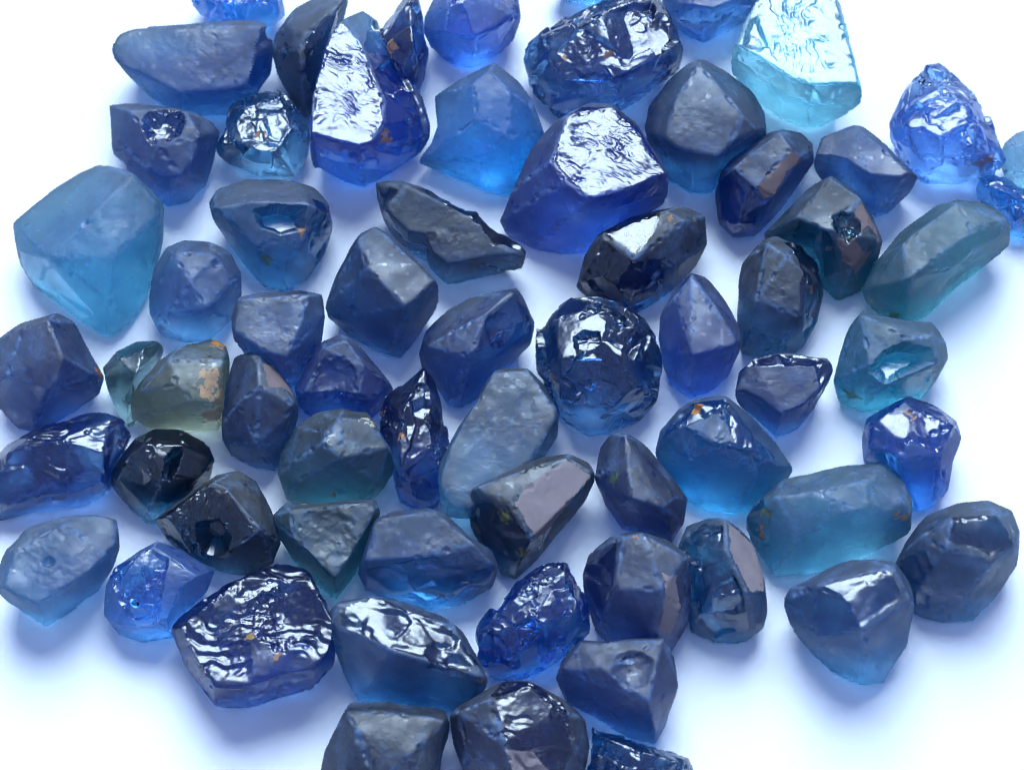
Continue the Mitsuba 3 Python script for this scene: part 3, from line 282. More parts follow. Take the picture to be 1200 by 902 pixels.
     'top': [[-45.23,0.13,6.01],[-42.51,1.48,6.36],[-43.00,-2.11,7.07],[-44.69,-3.66,4.59]],
     'breaks': [('c',0.12,'all')], 'pits': [], 'stains': [], 'films': []},
    {'label': 'greyish beige translucent stone with orange stained corners, left of centre', 'gem': 'beige', 'h': 8.66, 'p': 85, 'n': 1.0, 'fine': 0,
     'rim': [[-44.06,-3.81,3.28],[-42.94,-1.64,3.74],[-41.04,0.74,4.25],[-38.13,2.74,4.68],[-34.69,3.57,4.77],[-33.08,2.64,4.66],[-32.75,1.34,4.38],[-32.97,-1.64,3.74],[-33.31,-5.06,1.73],[-34.23,-5.94,1.04],[-38.11,-6.11,0.69],[-42.07,-5.76,0.87],[-43.98,-5.06,1.73]],
     'base': [[-41.93,-3.14,0.12],[-41.19,-1.71,0.12],[-39.94,-0.14,0.12],[-38.02,1.18,0.12],[-35.75,1.73,0.12],[-34.68,1.11,0.12],[-34.46,0.26,0.12],[-34.61,-1.71,0.12],[-34.84,-3.97,0.12],[-34.48,-5.66,0.12],[-38.09,-5.81,0.12],[-41.77,-5.48,0.12],[-41.88,-3.97,0.12]],
     'top': [[-39.21,-0.93,8.23],[-32.81,-0.81,7.97],[-38.02,-4.15,8.66],[-36.36,-5.62,8.14],[-33.28,-5.49,6.93],[-40.56,-6.09,5.20],[-41.75,-3.66,6.93]],
     'breaks': [], 'pits': [], 'stains': [(-33.90,2.55,5.28,1.20,'rust'), (-34.32,-5.74,4.19,1.80,'rustpale'), (-34.05,-4.47,7.51,1.80,'rustpale'), (-34.66,-2.62,8.14,1.30,'rustpale')], 'films': []},
    {'label': 'smooth navy stone with a pale forked ridge, just right of the beige stained stone', 'gem': 'navyviolet', 'h': 8.89, 'p': 71, 'n': 1.0, 'fine': 0,
     'rim': [[-33.36,-6.91,3.43],[-33.01,-1.89,4.29],[-32.11,1.14,4.80],[-30.14,1.65,4.89],[-28.05,1.04,4.79],[-26.12,-1.69,4.32],[-24.69,-3.90,3.95],[-24.57,-5.35,3.56],[-25.62,-8.12,1.33],[-27.35,-11.00,0.53],[-29.54,-10.57,0.53],[-32.50,-9.19,1.07],[-33.28,-8.18,2.67]],
     'base': [[-31.96,-6.20,0.12],[-31.73,-2.90,0.12],[-31.14,-0.89,0.12],[-29.84,-0.56,0.12],[-28.46,-0.96,0.12],[-27.18,-2.76,0.12],[-26.24,-4.22,0.12],[-26.16,-5.18,0.12],[-26.86,-7.01,0.12],[-27.49,-10.57,0.12],[-29.52,-10.17,0.12],[-32.27,-8.89,0.12],[-31.91,-7.04,0.12]],
     'top': [[-29.18,-0.58,8.18],[-28.68,-4.57,8.89],[-24.62,-6.32,7.82],[-31.10,-5.65,7.29],[-29.12,-9.87,5.78],[-26.32,-9.50,4.45]],
     'breaks': [], 'pits': [], 'stains': [], 'films': [('brownfilm',[[-28.67,-1.33,8.16],[-27.71,-0.50,5.95],[-24.95,-4.44,5.59],[-27.92,-4.55,8.62]])]},
    {'label': 'greyish green stone with a tiny yellow nub and orange specks, left of centre', 'gem': 'greyteal', 'h': 9.35, 'p': 85, 'n': 1.0, 'fine': 0,
     'rim': [[-26.75,-12.86,3.65],[-26.31,-10.43,4.15],[-24.90,-7.69,4.71],[-22.49,-6.12,5.03],[-19.07,-5.53,5.14],[-16.62,-6.02,5.05],[-15.13,-8.28,4.59],[-13.64,-10.72,4.09],[-13.35,-12.17,3.27],[-14.93,-14.22,1.87],[-17.09,-15.63,0.93],[-20.51,-16.53,0.56],[-24.22,-15.84,0.93],[-25.82,-15.28,1.87]],
     'base': [[-24.47,-12.31,0.12],[-24.19,-10.70,0.12],[-23.26,-8.90,0.12],[-21.66,-7.86,0.12],[-19.41,-7.47,0.12],[-17.79,-7.79,0.12],[-16.81,-9.28,0.12],[-15.82,-10.90,0.12],[-15.63,-11.85,0.12],[-16.68,-13.21,0.12],[-17.30,-15.32,0.12],[-20.48,-16.16,0.12],[-23.92,-15.52,0.12],[-23.86,-13.91,0.12]],
     'top': [[-21.68,-9.90,8.23],[-19.46,-8.61,8.88],[-16.23,-8.50,7.95],[-14.45,-11.44,7.67],[-19.12,-13.32,9.35],[-21.29,-11.63,9.07],[-23.65,-14.23,5.61],[-18.37,-15.09,4.67],[-15.47,-14.24,5.14]],
     'breaks': [], 'pits': [], 'stains': [(-16.61,-8.55,8.06,0.90,'cream'), (-20.35,-15.28,3.88,0.50,'rust'), (-23.59,-15.70,1.61,0.50,'rust')], 'films': []},
    {'label': 'tall inky violet shard with a copper speckled edge and a white blue glint, centre left', 'gem': 'violet', 'h': 8.89, 'p': 102, 'n': 1.0, 'fine': 1,
     'rim': [[-15.70,-5.11,4.23],[-14.74,-3.59,4.44],[-11.81,-2.06,4.65],[-10.30,-0.85,6.22],[-8.86,-2.06,4.65],[-7.65,-6.13,4.10],[-7.13,-10.16,3.54],[-7.62,-13.87,1.78],[-8.79,-15.93,0.89],[-11.24,-16.10,0.53],[-12.90,-14.95,1.07],[-13.87,-11.70,2.67],[-15.06,-8.35,3.79]],
     'base': [[-14.17,-6.27,0.12],[-13.54,-5.27,0.12],[-11.60,-4.26,0.12],[-10.61,-3.46,0.12],[-9.66,-4.26,0.12],[-8.86,-6.94,0.12],[-8.51,-9.61,0.12],[-8.84,-12.05,0.12],[-8.96,-15.41,0.12],[-11.24,-15.57,0.12],[-12.78,-14.50,0.12],[-12.97,-10.62,0.12],[-13.75,-8.41,0.12]],
     'top': [[-10.03,-2.33,8.00],[-11.97,-7.02,8.89],[-12.71,-9.96,8.36],[-12.30,-13.49,7.56],[-9.06,-10.87,7.56],[-10.86,-15.67,3.56],[-9.69,-5.85,8.18]],
     'breaks': [('k',0.05,[[-11.42,-6.07,8.67],[-9.90,-4.99,8.17],[-9.13,-6.21,7.10],[-10.05,-7.95,8.14],[-11.20,-7.72,8.56]]), ('r',0.32,'all')], 'pits': [], 'stains': [(-12.52,-10.14,8.30,0.60,'copper'), (-15.06,-5.82,5.08,0.60,'copper')], 'films': []},
    {'label': 'flat greyish blue frosted slab with a nibbled left edge, in the centre of the heap', 'gem': 'steelgrey', 'h': 6.84, 'p': 119, 'n': 1.0, 'fine': 0,
     'rim': [[-8.03,-16.21,4.10],[-8.45,-12.53,4.10],[-7.03,-9.34,4.10],[-5.87,-7.21,4.10],[-4.32,-5.27,4.10],[-3.74,-3.54,4.10],[-2.96,-1.70,4.10],[-1.68,-0.17,4.10],[1.68,-0.28,4.10],[3.94,-2.57,4.10],[5.39,-6.13,4.10],[5.19,-7.97,3.42],[3.12,-11.60,3.42],[0.00,-14.35,3.42],[-2.71,-16.66,3.42],[-4.83,-18.12,3.42],[-7.35,-17.91,3.42]],
     'base': [[-6.05,-13.73,0.12],[-6.33,-11.30,0.12],[-5.39,-9.20,0.12],[-4.63,-7.79,0.12],[-3.60,-6.51,0.12],[-3.22,-5.37,0.12],[-2.71,-4.15,0.12],[-1.86,-3.14,0.12],[0.36,-3.22,0.12],[1.85,-4.72,0.12],[2.81,-7.08,0.12],[2.67,-8.29,0.12],[1.31,-10.69,0.12],[-0.75,-12.50,0.12],[-2.54,-14.03,0.12],[-3.94,-14.99,0.12],[-5.60,-14.85,0.12]],
     'top': [[-2.15,-2.10,6.36],[1.57,-1.95,6.50],[4.86,-6.89,6.50],[-6.49,-10.34,6.36],[1.74,-12.51,6.02],[-7.80,-14.92,6.02],[-5.28,-18.13,5.47],[-1.73,-15.81,5.88]],
     'breaks': [], 'pits': [(1.75,-5.39,6.48,1.40,0.20,0)], 'stains': [], 'films': []},
    {'label': 'navy frosted stone with a dark glassy scooped face, above the greyish blue slab', 'gem': 'navy', 'h': 8.89, 'p': 119, 'n': 1.0, 'fine': 0,
     'rim': [[-10.82,2.26,3.60],[-9.95,4.82,4.02],[-7.48,7.39,4.44],[-4.99,8.94,4.69],[-1.00,9.77,4.82],[0.50,9.97,4.86],[1.60,8.42,4.61],[2.59,5.85,4.19],[2.19,3.94,3.11],[0.00,2.14,1.78],[-1.99,-0.06,1.07],[-3.98,-1.90,0.53],[-5.97,-3.17,0.44],[-7.46,-2.96,0.71],[-8.96,-0.73,1.33],[-10.43,0.84,2.67]],
     'base': [[-8.55,2.67,0.12],[-7.97,4.36,0.12],[-6.34,6.06,0.12],[-4.70,7.08,0.12],[-2.07,7.63,0.12],[-1.08,7.76,0.12],[-0.35,6.74,0.12],[0.30,5.04,0.12],[0.04,3.78,0.12],[-1.41,2.59,0.12],[-2.14,0.19,0.12],[-3.99,-1.52,0.12],[-5.84,-2.71,0.12],[-7.22,-2.51,0.12],[-7.32,0.70,0.12],[-8.29,1.73,0.12]],
     'top': [[-0.30,7.48,8.45],[-3.33,4.40,8.89],[-4.78,-0.13,8.36],[-9.45,2.01,6.40],[-7.69,-0.88,4.45],[1.18,4.71,6.94],[-1.48,1.43,5.34]],
     'breaks': [('c',0.20,[[-3.33,4.21,8.84],[-0.20,7.32,8.34],[1.29,7.00,5.89],[2.09,4.83,4.46],[-0.99,1.83,5.18],[-2.96,0.33,5.35],[-4.59,-0.08,8.04]])], 'pits': [(-1.47,3.21,7.76,2.00,0.70,0)], 'stains': [], 'films': []},
    {'label': 'large round mirror bright dark stone with a blob of white reflection, right of centre', 'gem': 'smokenavy', 'h': 10.26, 'p': 136, 'n': 1.0, 'fine': 1,
     'rim': [[2.78,4.91,4.97],[3.97,6.45,5.22],[6.77,8.30,5.52],[9.96,8.71,5.59],[12.44,7.99,5.47],[15.40,5.93,5.14],[17.05,3.89,4.80],[17.30,0.32,4.22],[16.80,-3.27,2.56],[14.85,-4.83,1.23],[11.39,-6.19,0.62],[8.91,-6.51,0.62],[5.94,-4.74,1.03],[3.96,-2.49,2.05],[2.96,0.12,4.19]],
     'base': [[5.24,3.66,0.12],[6.03,4.68,0.12],[7.88,5.90,0.12],[9.98,6.17,0.12],[11.62,5.69,0.12],[13.57,4.34,0.12],[14.67,2.99,0.12],[14.83,0.63,0.12],[14.50,-1.74,0.12],[14.51,-4.41,0.12],[11.29,-5.67,0.12],[8.99,-5.97,0.12],[6.23,-4.32,0.12],[6.03,-1.22,0.12],[5.37,0.50,0.12]],
     'top': [[4.90,3.56,8.82],[9.79,4.96,9.75],[13.88,2.81,9.23],[5.82,-1.42,10.15],[8.77,1.42,9.86],[12.12,-1.42,10.15],[13.61,-3.72,8.21],[11.20,-5.69,6.67],[5.86,-4.38,6.16]],
     'breaks': [('k',0.30,[[7.01,1.08,9.90],[8.18,1.92,9.94],[9.94,1.70,9.95],[10.11,0.36,10.04],[8.54,-0.97,10.12],[7.19,-0.31,10.08]]), ('r',0.52,'all')], 'pits': [], 'stains': [(4.42,-1.78,5.67,0.70,'rust')], 'films': []},
    {'label': 'near black stone with a grey scooped face, just above the mirror bright round stone', 'gem': 'ink', 'h': 8.89, 'p': 102, 'n': 1.0, 'fine': 0,
     'rim': [[7.65,11.38,3.20],[8.57,14.81,3.80],[10.62,17.53,4.28],[13.67,19.42,4.60],[17.73,20.26,4.75],[20.28,21.00,4.88],[22.79,19.84,4.68],[23.03,16.59,4.11],[21.88,14.73,2.22],[19.74,12.34,1.33],[16.69,10.38,0.71],[14.15,8.82,0.44],[11.63,9.82,0.71],[9.08,10.64,1.78]],
     'base': [[10.33,12.55,0.12],[10.94,14.82,0.12],[12.29,16.61,0.12],[14.30,17.86,0.12],[16.99,18.41,0.12],[18.67,18.90,0.12],[20.32,18.13,0.12],[20.48,15.99,0.12],[19.73,14.76,0.12],[18.31,13.18,0.12],[16.61,10.70,0.12],[14.24,9.24,0.12],[11.90,10.17,0.12],[11.28,12.06,0.12]],
     'top': [[10.77,15.55,8.18],[14.37,12.03,8.89],[18.02,18.39,8.18],[12.12,9.81,6.94],[9.76,10.86,6.40],[20.01,17.22,7.82],[19.01,12.87,5.78]],
     'breaks': [('c',0.14,[[10.69,15.66,7.77],[13.62,18.67,5.55],[17.51,18.16,8.19],[16.74,15.42,8.43],[14.47,12.06,8.83]]), ('r',0.30,[[10.67,15.41,8.03],[14.47,12.00,8.73],[17.96,13.39,6.94],[17.69,11.14,1.46],[14.14,8.91,0.73],[9.07,10.69,2.34],[8.05,12.25,3.70]])], 'pits': [], 'stains': [(18.81,17.55,8.04,0.60,'copper')], 'films': []},
    {'label': 'royal blue faceted stone with a pale lavender facet, right of the mirror bright one', 'gem': 'royal', 'h': 9.35, 'p': 204, 'n': 1.0, 'fine': 0,
     'rim': [[17.11,4.31,3.93],[17.44,6.88,4.35],[18.99,9.97,4.86],[21.02,11.74,5.14],[23.01,11.01,5.03],[24.95,8.42,4.61],[26.38,5.34,4.10],[26.51,2.75,3.74],[25.39,0.67,1.87],[23.42,-1.01,0.75],[20.92,-1.87,0.47],[18.55,0.00,0.93],[17.44,2.32,2.34]],
     'base': [[18.64,4.43,0.12],[18.87,6.12,0.12],[19.89,8.17,0.12],[21.23,9.33,0.12],[22.54,8.85,0.12],[23.82,7.14,0.12],[24.76,5.11,0.12],[24.85,3.40,0.12],[24.11,2.02,0.12],[23.29,-0.61,0.12],[20.97,-1.41,0.12],[18.77,0.33,0.12],[18.86,3.11,0.12]],
     'top': [[20.88,9.59,8.23],[22.57,7.08,8.37],[21.73,5.66,8.56],[20.62,-0.41,9.39],[25.55,0.98,9.20],[18.97,7.44,7.67],[18.44,1.98,5.80],[24.31,0.08,7.01]],
     'breaks': [], 'pits': [], 'stains': [], 'films': []},
    {'label': 'dark olive blue stone with a sparkling coppery right edge, above the small frosted faced one', 'gem': 'inkteal', 'h': 9.35, 'p': 85, 'n': 1.0, 'fine': 0,
     'rim': [[26.57,11.19,4.24],[27.13,13.48,4.61],[29.20,15.99,5.02],[31.24,16.84,5.14],[34.22,15.57,4.95],[35.97,13.48,4.61],[36.56,9.84,4.01],[35.74,6.87,2.80],[34.10,4.57,1.12],[32.09,3.39,0.56],[29.08,3.17,0.56],[26.86,4.01,1.12],[26.39,7.26,3.59]],
     'base': [[28.13,10.67,0.12],[28.50,12.18,0.12],[29.87,13.84,0.12],[31.21,14.40,0.12],[33.18,13.56,0.12],[34.34,12.18,0.12],[34.73,9.78,0.12],[34.18,7.82,0.12],[33.89,4.92,0.12],[32.03,3.83,0.12],[29.22,3.62,0.12],[27.16,4.41,0.12],[28.01,8.08,0.12]],
     'top': [[29.85,13.95,8.23],[31.85,11.79,9.35],[34.10,9.73,8.60],[33.30,5.23,7.67],[28.43,7.30,7.95],[31.53,3.62,4.67],[27.77,4.83,5.14]],
     'breaks': [('r',0.35,[[31.29,15.57,6.24],[34.45,15.49,4.67],[36.31,11.40,4.27],[35.73,7.00,2.99],[33.79,4.58,2.25],[32.35,5.20,7.28],[32.78,8.67,8.52]])], 'pits': [], 'stains': [(34.72,8.90,6.98,0.90,'rustdark'), (35.44,7.10,3.91,0.70,'rustdark')], 'films': []},
    {'label': 'small navy stone with a flat greyish frosted face framed by glossy chipped rims', 'gem': 'navy', 'h': 7.52, 'p': 170, 'n': 1.0, 'fine': 0,
     'rim': [[25.66,-3.57,5.57],[26.05,-0.97,5.57],[28.08,0.88,5.57],[31.55,1.32,5.57],[34.48,0.77,5.57],[36.45,0.77,5.57],[37.08,-0.53,5.57],[36.35,-1.67,2.63],[35.18,-3.54,1.50],[33.19,-5.64,0.60],[30.69,-6.73,0.38],[28.75,-4.84,0.75],[26.76,-3.54,1.50]],
     'base': [[27.67,-3.07,0.12],[27.92,-1.35,0.12],[29.27,-0.13,0.12],[31.55,0.16,0.12],[33.49,-0.20,0.12],[34.79,-0.20,0.12],[35.20,-1.07,0.12],[34.72,-1.81,0.12],[33.95,-3.05,0.12],[33.08,-5.39,0.12],[30.75,-6.41,0.12],[28.95,-4.64,0.12],[28.39,-3.05,0.12]],
     'top': [[28.11,-0.84,6.89],[34.57,-1.04,6.87],[34.73,-4.63,6.47],[31.16,-6.47,6.26],[27.86,-5.08,5.57],[36.36,-0.20,6.02]],
     'breaks': [('r',0.25,[[26.13,-1.22,5.65],[28.37,0.86,5.61],[34.46,0.68,5.77],[36.87,-0.59,5.68],[35.08,-3.96,5.25],[34.56,-1.14,6.85],[28.20,-0.94,6.88]])], 'pits': [], 'stains': [], 'films': []},
    {'label': 'sea green blue stone with a white rippled scoop on its face, at the right', 'gem': 'seagreen', 'h': 8.21, 'p': 102, 'n': 1.0, 'fine': 0,
     'rim': [[37.34,-0.76,3.04],[38.22,2.27,3.60],[39.31,5.31,4.15],[40.87,7.25,4.51],[42.83,6.33,4.34],[45.79,5.41,4.17],[48.79,5.82,4.25],[50.48,3.28,3.78],[50.60,1.56,3.47],[49.48,-0.41,2.05],[47.21,-2.54,0.98],[44.25,-3.19,0.49],[40.76,-3.48,0.41],[38.26,-2.54,0.98]],
     'base': [[39.56,0.09,0.12],[40.14,2.09,0.12],[40.86,4.10,0.12],[41.89,5.37,0.12],[43.18,4.77,0.12],[45.13,4.16,0.12],[47.12,4.43,0.12],[48.23,2.75,0.12],[48.32,1.62,0.12],[47.58,0.32,0.12],[46.97,-2.24,0.12],[44.22,-2.85,0.12],[40.98,-3.12,0.12],[38.66,-2.24,0.12]],
     'top': [[40.54,5.23,7.22],[41.09,-0.64,7.39],[42.37,-2.93,6.98],[44.86,2.12,8.21],[48.12,2.55,7.55],[48.60,-0.33,6.98],[39.43,-2.02,4.10]],
     'breaks': [('k',0.10,[[40.85,-1.33,6.56],[42.59,0.62,7.71],[45.05,1.56,8.01],[48.05,1.02,7.32],[48.40,-0.35,7.00],[45.02,-1.92,6.66],[42.52,-2.94,6.54]]), ('r',0.30,[[45.03,-1.95,6.50],[48.65,-0.36,6.57],[49.48,-0.41,2.05],[47.17,-2.47,1.31],[44.32,-2.99,2.43],[43.09,-2.89,5.96]])], 'pits': [], 'stains': [(39.53,-2.59,2.98,1.00,'greenstain')], 'films': []},
    {'label': 'stone with a metallic looking crumpled upper half and a royal blue lower face, far right', 'gem': 'royal2', 'h': 8.66, 'p': 93, 'n': 1.0, 'fine': 0,
     'rim': [[40.09,-8.41,3.93],[40.65,-6.42,4.27],[43.65,-4.72,4.55],[45.65,-3.72,4.72],[48.06,-4.72,4.55],[50.92,-6.72,4.22],[51.42,-8.71,3.88],[50.43,-11.19,3.47],[49.80,-14.17,1.73],[48.07,-15.85,0.69],[46.42,-16.09,0.52],[44.48,-14.20,1.30],[42.58,-12.20,2.60],[40.28,-11.19,3.47]],
     'base': [[42.06,-8.91,0.12],[42.43,-7.60,0.12],[44.41,-6.48,0.12],[45.73,-5.81,0.12],[47.32,-6.48,0.12],[49.21,-7.79,0.12],[49.54,-9.11,0.12],[48.89,-10.75,0.12],[48.47,-12.71,0.12],[47.92,-15.43,0.12],[46.38,-15.66,0.12],[44.96,-12.73,0.12],[43.70,-11.41,0.12],[42.19,-10.75,0.12]],
     'top': [[41.04,-8.94,7.97],[44.57,-6.39,7.97],[49.63,-8.94,7.97],[47.89,-12.34,7.80],[44.67,-11.14,8.66],[43.01,-13.14,7.97],[40.70,-11.72,7.10]],
     'breaks': [('w',0.30,[[40.22,-8.43,4.45],[40.87,-6.65,4.79],[45.56,-4.17,5.22],[48.01,-4.94,4.80],[50.89,-6.89,4.35],[51.15,-8.97,4.23],[47.90,-12.39,7.68],[44.97,-11.48,8.48],[43.03,-13.17,7.80],[40.46,-11.38,4.39]])], 'pits': [], 'stains': [(45.23,-7.96,8.15,0.80,'copper')], 'films': []},
    {'label': 'stone with dark glossy facets above and a glowing azure lower edge, right of centre', 'gem': 'azureteal', 'h': 9.80, 'p': 102, 'n': 1.0, 'fine': 0,
     'rim': [[16.37,-10.46,4.23],[17.08,-8.01,4.70],[19.07,-5.74,5.14],[21.54,-4.35,5.39],[24.48,-4.14,5.39],[27.36,-6.53,4.98],[30.22,-9.48,4.42],[32.05,-12.24,3.43],[30.95,-13.73,1.96],[28.34,-15.46,0.78],[25.40,-16.40,0.49],[21.99,-15.91,0.59],[19.07,-14.15,1.18],[17.09,-12.56,2.45]],
     'base': [[18.84,-10.53,0.12],[19.31,-8.91,0.12],[20.62,-7.41,0.12],[22.25,-6.49,0.12],[24.20,-6.35,0.12],[26.10,-7.93,0.12],[27.99,-9.88,0.12],[29.19,-11.70,0.12],[28.47,-12.69,0.12],[28.01,-15.13,0.12],[25.28,-16.00,0.12],[22.11,-15.54,0.12],[19.39,-13.90,0.12],[19.32,-11.91,0.12]],
     'top': [[19.09,-9.14,8.43],[20.79,-6.86,8.53],[24.10,-7.22,9.31],[22.77,-11.65,9.80],[27.98,-13.22,8.63],[25.09,-11.72,9.51],[20.08,-12.45,6.37],[27.15,-14.56,3.92]],
     'breaks': [('r',0.30,[[16.74,-10.17,4.77],[19.28,-6.55,6.21],[24.16,-5.15,6.67],[27.50,-10.35,7.59],[29.99,-12.23,5.85],[27.46,-14.04,6.40],[23.03,-12.32,8.49],[19.37,-12.53,5.33]])], 'pits': [], 'stains': [(21.06,-7.12,8.64,0.90,'rust')], 'films': []},
    {'label': 'navy stone with a straight pale ridge on top, below the mirror bright round stone', 'gem': 'navy2', 'h': 9.35, 'p': 110, 'n': 1.0, 'fine': 0,
     'rim': [[9.41,-13.60,4.14],[10.12,-10.38,4.78],[11.20,-8.92,5.06],[13.15,-8.72,5.10],[15.57,-10.19,4.81],[17.96,-13.12,4.24],[19.76,-16.03,3.67],[19.45,-18.50,2.80],[18.06,-20.28,0.75],[15.56,-19.23,0.75],[12.65,-18.26,0.93],[10.61,-15.81,1.87]],
     'base': [[11.13,-13.88,0.12],[11.59,-11.76,0.12],[12.31,-10.79,0.12],[13.59,-10.66,0.12],[15.19,-11.63,0.12],[16.77,-13.56,0.12],[17.95,-15.48,0.12],[17.75,-17.11,0.12],[17.81,-19.87,0.12],[15.48,-18.90,0.12],[12.78,-17.99,0.12],[11.92,-15.34,0.12]],
     'top': [[12.91,-10.49,8.13],[13.15,-15.61,9.35],[13.38,-18.39,9.35],[16.53,-18.92,8.88],[10.96,-13.99,7.01],[18.19,-17.11,7.01],[11.76,-18.03,4.21]],
     'breaks': [], 'pits': [], 'stains': [(11.60,-15.26,7.56,0.80,'greenstain')], 'films': []},
    {'label': 'brown dusted stone with a smooth tan top and an olive yellow broken left end', 'gem': 'brown', 'h': 8.66, 'p': 119, 'n': 1.0, 'fine': 0,
     'rim': [[-4.93,-16.60,3.77],[-4.36,-15.22,3.99],[-0.97,-13.25,4.31],[3.40,-11.37,4.61],[6.32,-11.07,4.65],[8.74,-12.16,4.48],[9.41,-13.64,4.24],[8.35,-15.87,3.03],[5.53,-18.90,1.73],[2.91,-21.89,0.87],[0.48,-24.31,0.43],[-0.97,-24.13,0.52],[-2.90,-21.95,1.04],[-4.65,-18.76,2.17]],
     'base': [[-2.62,-16.76,0.12],[-2.24,-15.85,0.12],[-0.00,-14.55,0.12],[2.89,-13.31,0.12],[4.81,-13.12,0.12],[6.41,-13.83,0.12],[6.85,-14.81,0.12],[6.15,-16.28,0.12],[4.29,-18.28,0.12],[2.83,-21.55,0.12],[0.58,-23.80,0.12],[-0.77,-23.64,0.12],[-2.57,-21.61,0.12],[-2.43,-18.19,0.12]],
     'top': [[-3.63,-16.48,7.97],[0.00,-18.62,8.66],[2.46,-22.64,7.97],[5.96,-12.99,7.62],[8.94,-14.47,6.93],[3.81,-21.27,7.10],[-2.40,-20.77,4.33],[0.19,-23.76,3.03]],
     'breaks': [('r',0.20,[[-4.23,-16.46,5.95],[-0.19,-18.59,8.59],[2.37,-22.71,7.64],[0.58,-24.12,1.29],[-2.41,-21.76,2.38],[-4.35,-18.48,3.28]])], 'pits': [], 'stains': [(-0.76,-19.65,7.65,0.80,'olive'), (1.14,-23.01,5.56,0.70,'olive')], 'films': [('tanfilm',[[1.15,-16.59,8.24],[5.96,-13.10,7.62],[8.94,-14.47,6.93],[3.81,-21.27,7.10],[2.56,-22.53,7.70],[0.29,-18.80,8.60]])]},
    {'label': 'oval stone with a smooth grey frosted top and a crumbly dark lower band, lower centre', 'gem': 'navyteal2', 'h': 8.21, 'p': 136, 'n': 1.0, 'fine': 0,
     'rim': [[-17.25,-24.85,3.18],[-16.80,-22.74,3.57],[-15.40,-19.47,4.19],[-13.49,-18.03,4.46],[-9.64,-17.74,4.51],[-7.71,-18.41,4.39],[-4.80,-21.50,3.81],[-2.30,-22.36,3.65],[-1.63,-24.18,3.30],[-2.30,-25.95,2.05],[-5.29,-27.43,0.82],[-9.13,-28.30,0.41],[-12.50,-27.48,0.66],[-16.35,-26.15,1.23]],
     'base': [[-14.65,-24.28,0.12],[-14.36,-22.89,0.12],[-13.43,-20.74,0.12],[-12.17,-19.78,0.12],[-9.63,-19.59,0.12],[-8.35,-20.04,0.12],[-6.44,-22.07,0.12],[-4.79,-22.64,0.12],[-4.34,-23.84,0.12],[-4.79,-25.01,0.12],[-5.59,-27.14,0.12],[-9.17,-27.95,0.12],[-12.30,-27.17,0.12],[-14.06,-25.14,0.12]],
     'top': [[-14.75,-20.43,7.55],[-8.55,-19.87,8.21],[-4.55,-23.15,7.72],[-10.39,-24.67,7.96],[-15.91,-24.75,7.14],[-2.66,-24.93,6.57],[-14.30,-26.43,4.10],[-6.67,-27.04,4.10]],
     'breaks': [('r',0.30,[[-16.15,-24.90,5.97],[-10.40,-24.73,7.85],[-4.55,-23.41,7.59],[-1.92,-23.86,3.80],[-2.67,-27.04,4.10],[-9.60,-28.02,1.03],[-16.33,-25.99,1.87]])], 'pits': [], 'stains': [(-7.65,-27.52,2.69,0.80,'rustdark')], 'films': []},
    {'label': 'three cornered greenish grey stone with green glowing edges, lower left of centre', 'gem': 'green2', 'h': 7.75, 'p': 85, 'n': 1.0, 'fine': 0,
     'rim': [[-27.23,-18.31,3.63],[-25.62,-16.66,3.92],[-21.26,-17.44,3.79],[-17.40,-16.66,3.92],[-15.48,-16.17,4.01],[-14.88,-17.63,3.75],[-16.28,-21.22,3.12],[-17.85,-24.07,1.16],[-19.93,-26.99,0.47],[-22.19,-24.95,0.78],[-24.66,-22.52,1.16],[-26.63,-19.71,1.94]],
     'base': [[-25.04,-18.95,0.12],[-23.98,-17.86,0.12],[-21.10,-18.37,0.12],[-18.55,-17.86,0.12],[-17.28,-17.54,0.12],[-16.89,-18.50,0.12],[-17.81,-20.87,0.12],[-18.85,-22.75,0.12],[-19.99,-26.52,0.12],[-22.09,-24.62,0.12],[-23.34,-21.73,0.12],[-24.64,-19.88,0.12]],
     'top': [[-24.64,-18.98,7.04],[-22.66,-21.42,6.98],[-16.82,-18.20,7.13],[-15.57,-18.98,7.04],[-19.52,-26.41,6.17],[-24.28,-21.73,6.72],[-17.88,-22.91,6.59]],
     'breaks': [], 'pits': [(-20.75,-21.79,6.85,3.40,0.60,0)], 'stains': [(-23.49,-17.37,5.13,0.50,'rust')], 'films': []},
    {'label': 'black glossy stone with silvery stepped breaks and a greenish tint, lower left', 'gem': 'inkgreen', 'h': 8.21, 'p': 136, 'n': 1.0, 'fine': 1,
     'rim': [[-40.36,-18.58,3.53],[-39.13,-17.61,3.71],[-36.29,-15.67,4.07],[-33.44,-13.72,4.43],[-31.04,-13.02,4.51],[-29.07,-14.21,4.34],[-27.25,-17.61,3.71],[-26.13,-20.92,2.87],[-27.06,-22.86,1.23],[-29.98,-23.81,0.49],[-32.88,-23.46,0.66],[-35.73,-22.50,1.64],[-39.12,-20.44,2.46]],
     'base': [[-37.82,-18.66,0.12],[-37.01,-18.02,0.12],[-35.13,-16.74,0.12],[-33.25,-15.45,0.12],[-31.67,-14.99,0.12],[-30.37,-15.77,0.12],[-29.16,-18.02,0.12],[-28.43,-20.20,0.12],[-29.04,-21.48,0.12],[-30.18,-23.46,0.12],[-32.88,-23.14,0.12],[-34.76,-21.24,0.12],[-37.00,-19.88,0.12]],
     'top': [[-38.21,-19.47,6.73],[-33.47,-16.06,7.96],[-32.07,-16.78,8.21],[-28.30,-21.35,7.80],[-31.92,-23.15,5.91],[-34.12,-19.64,7.39],[-35.85,-21.90,5.34]],
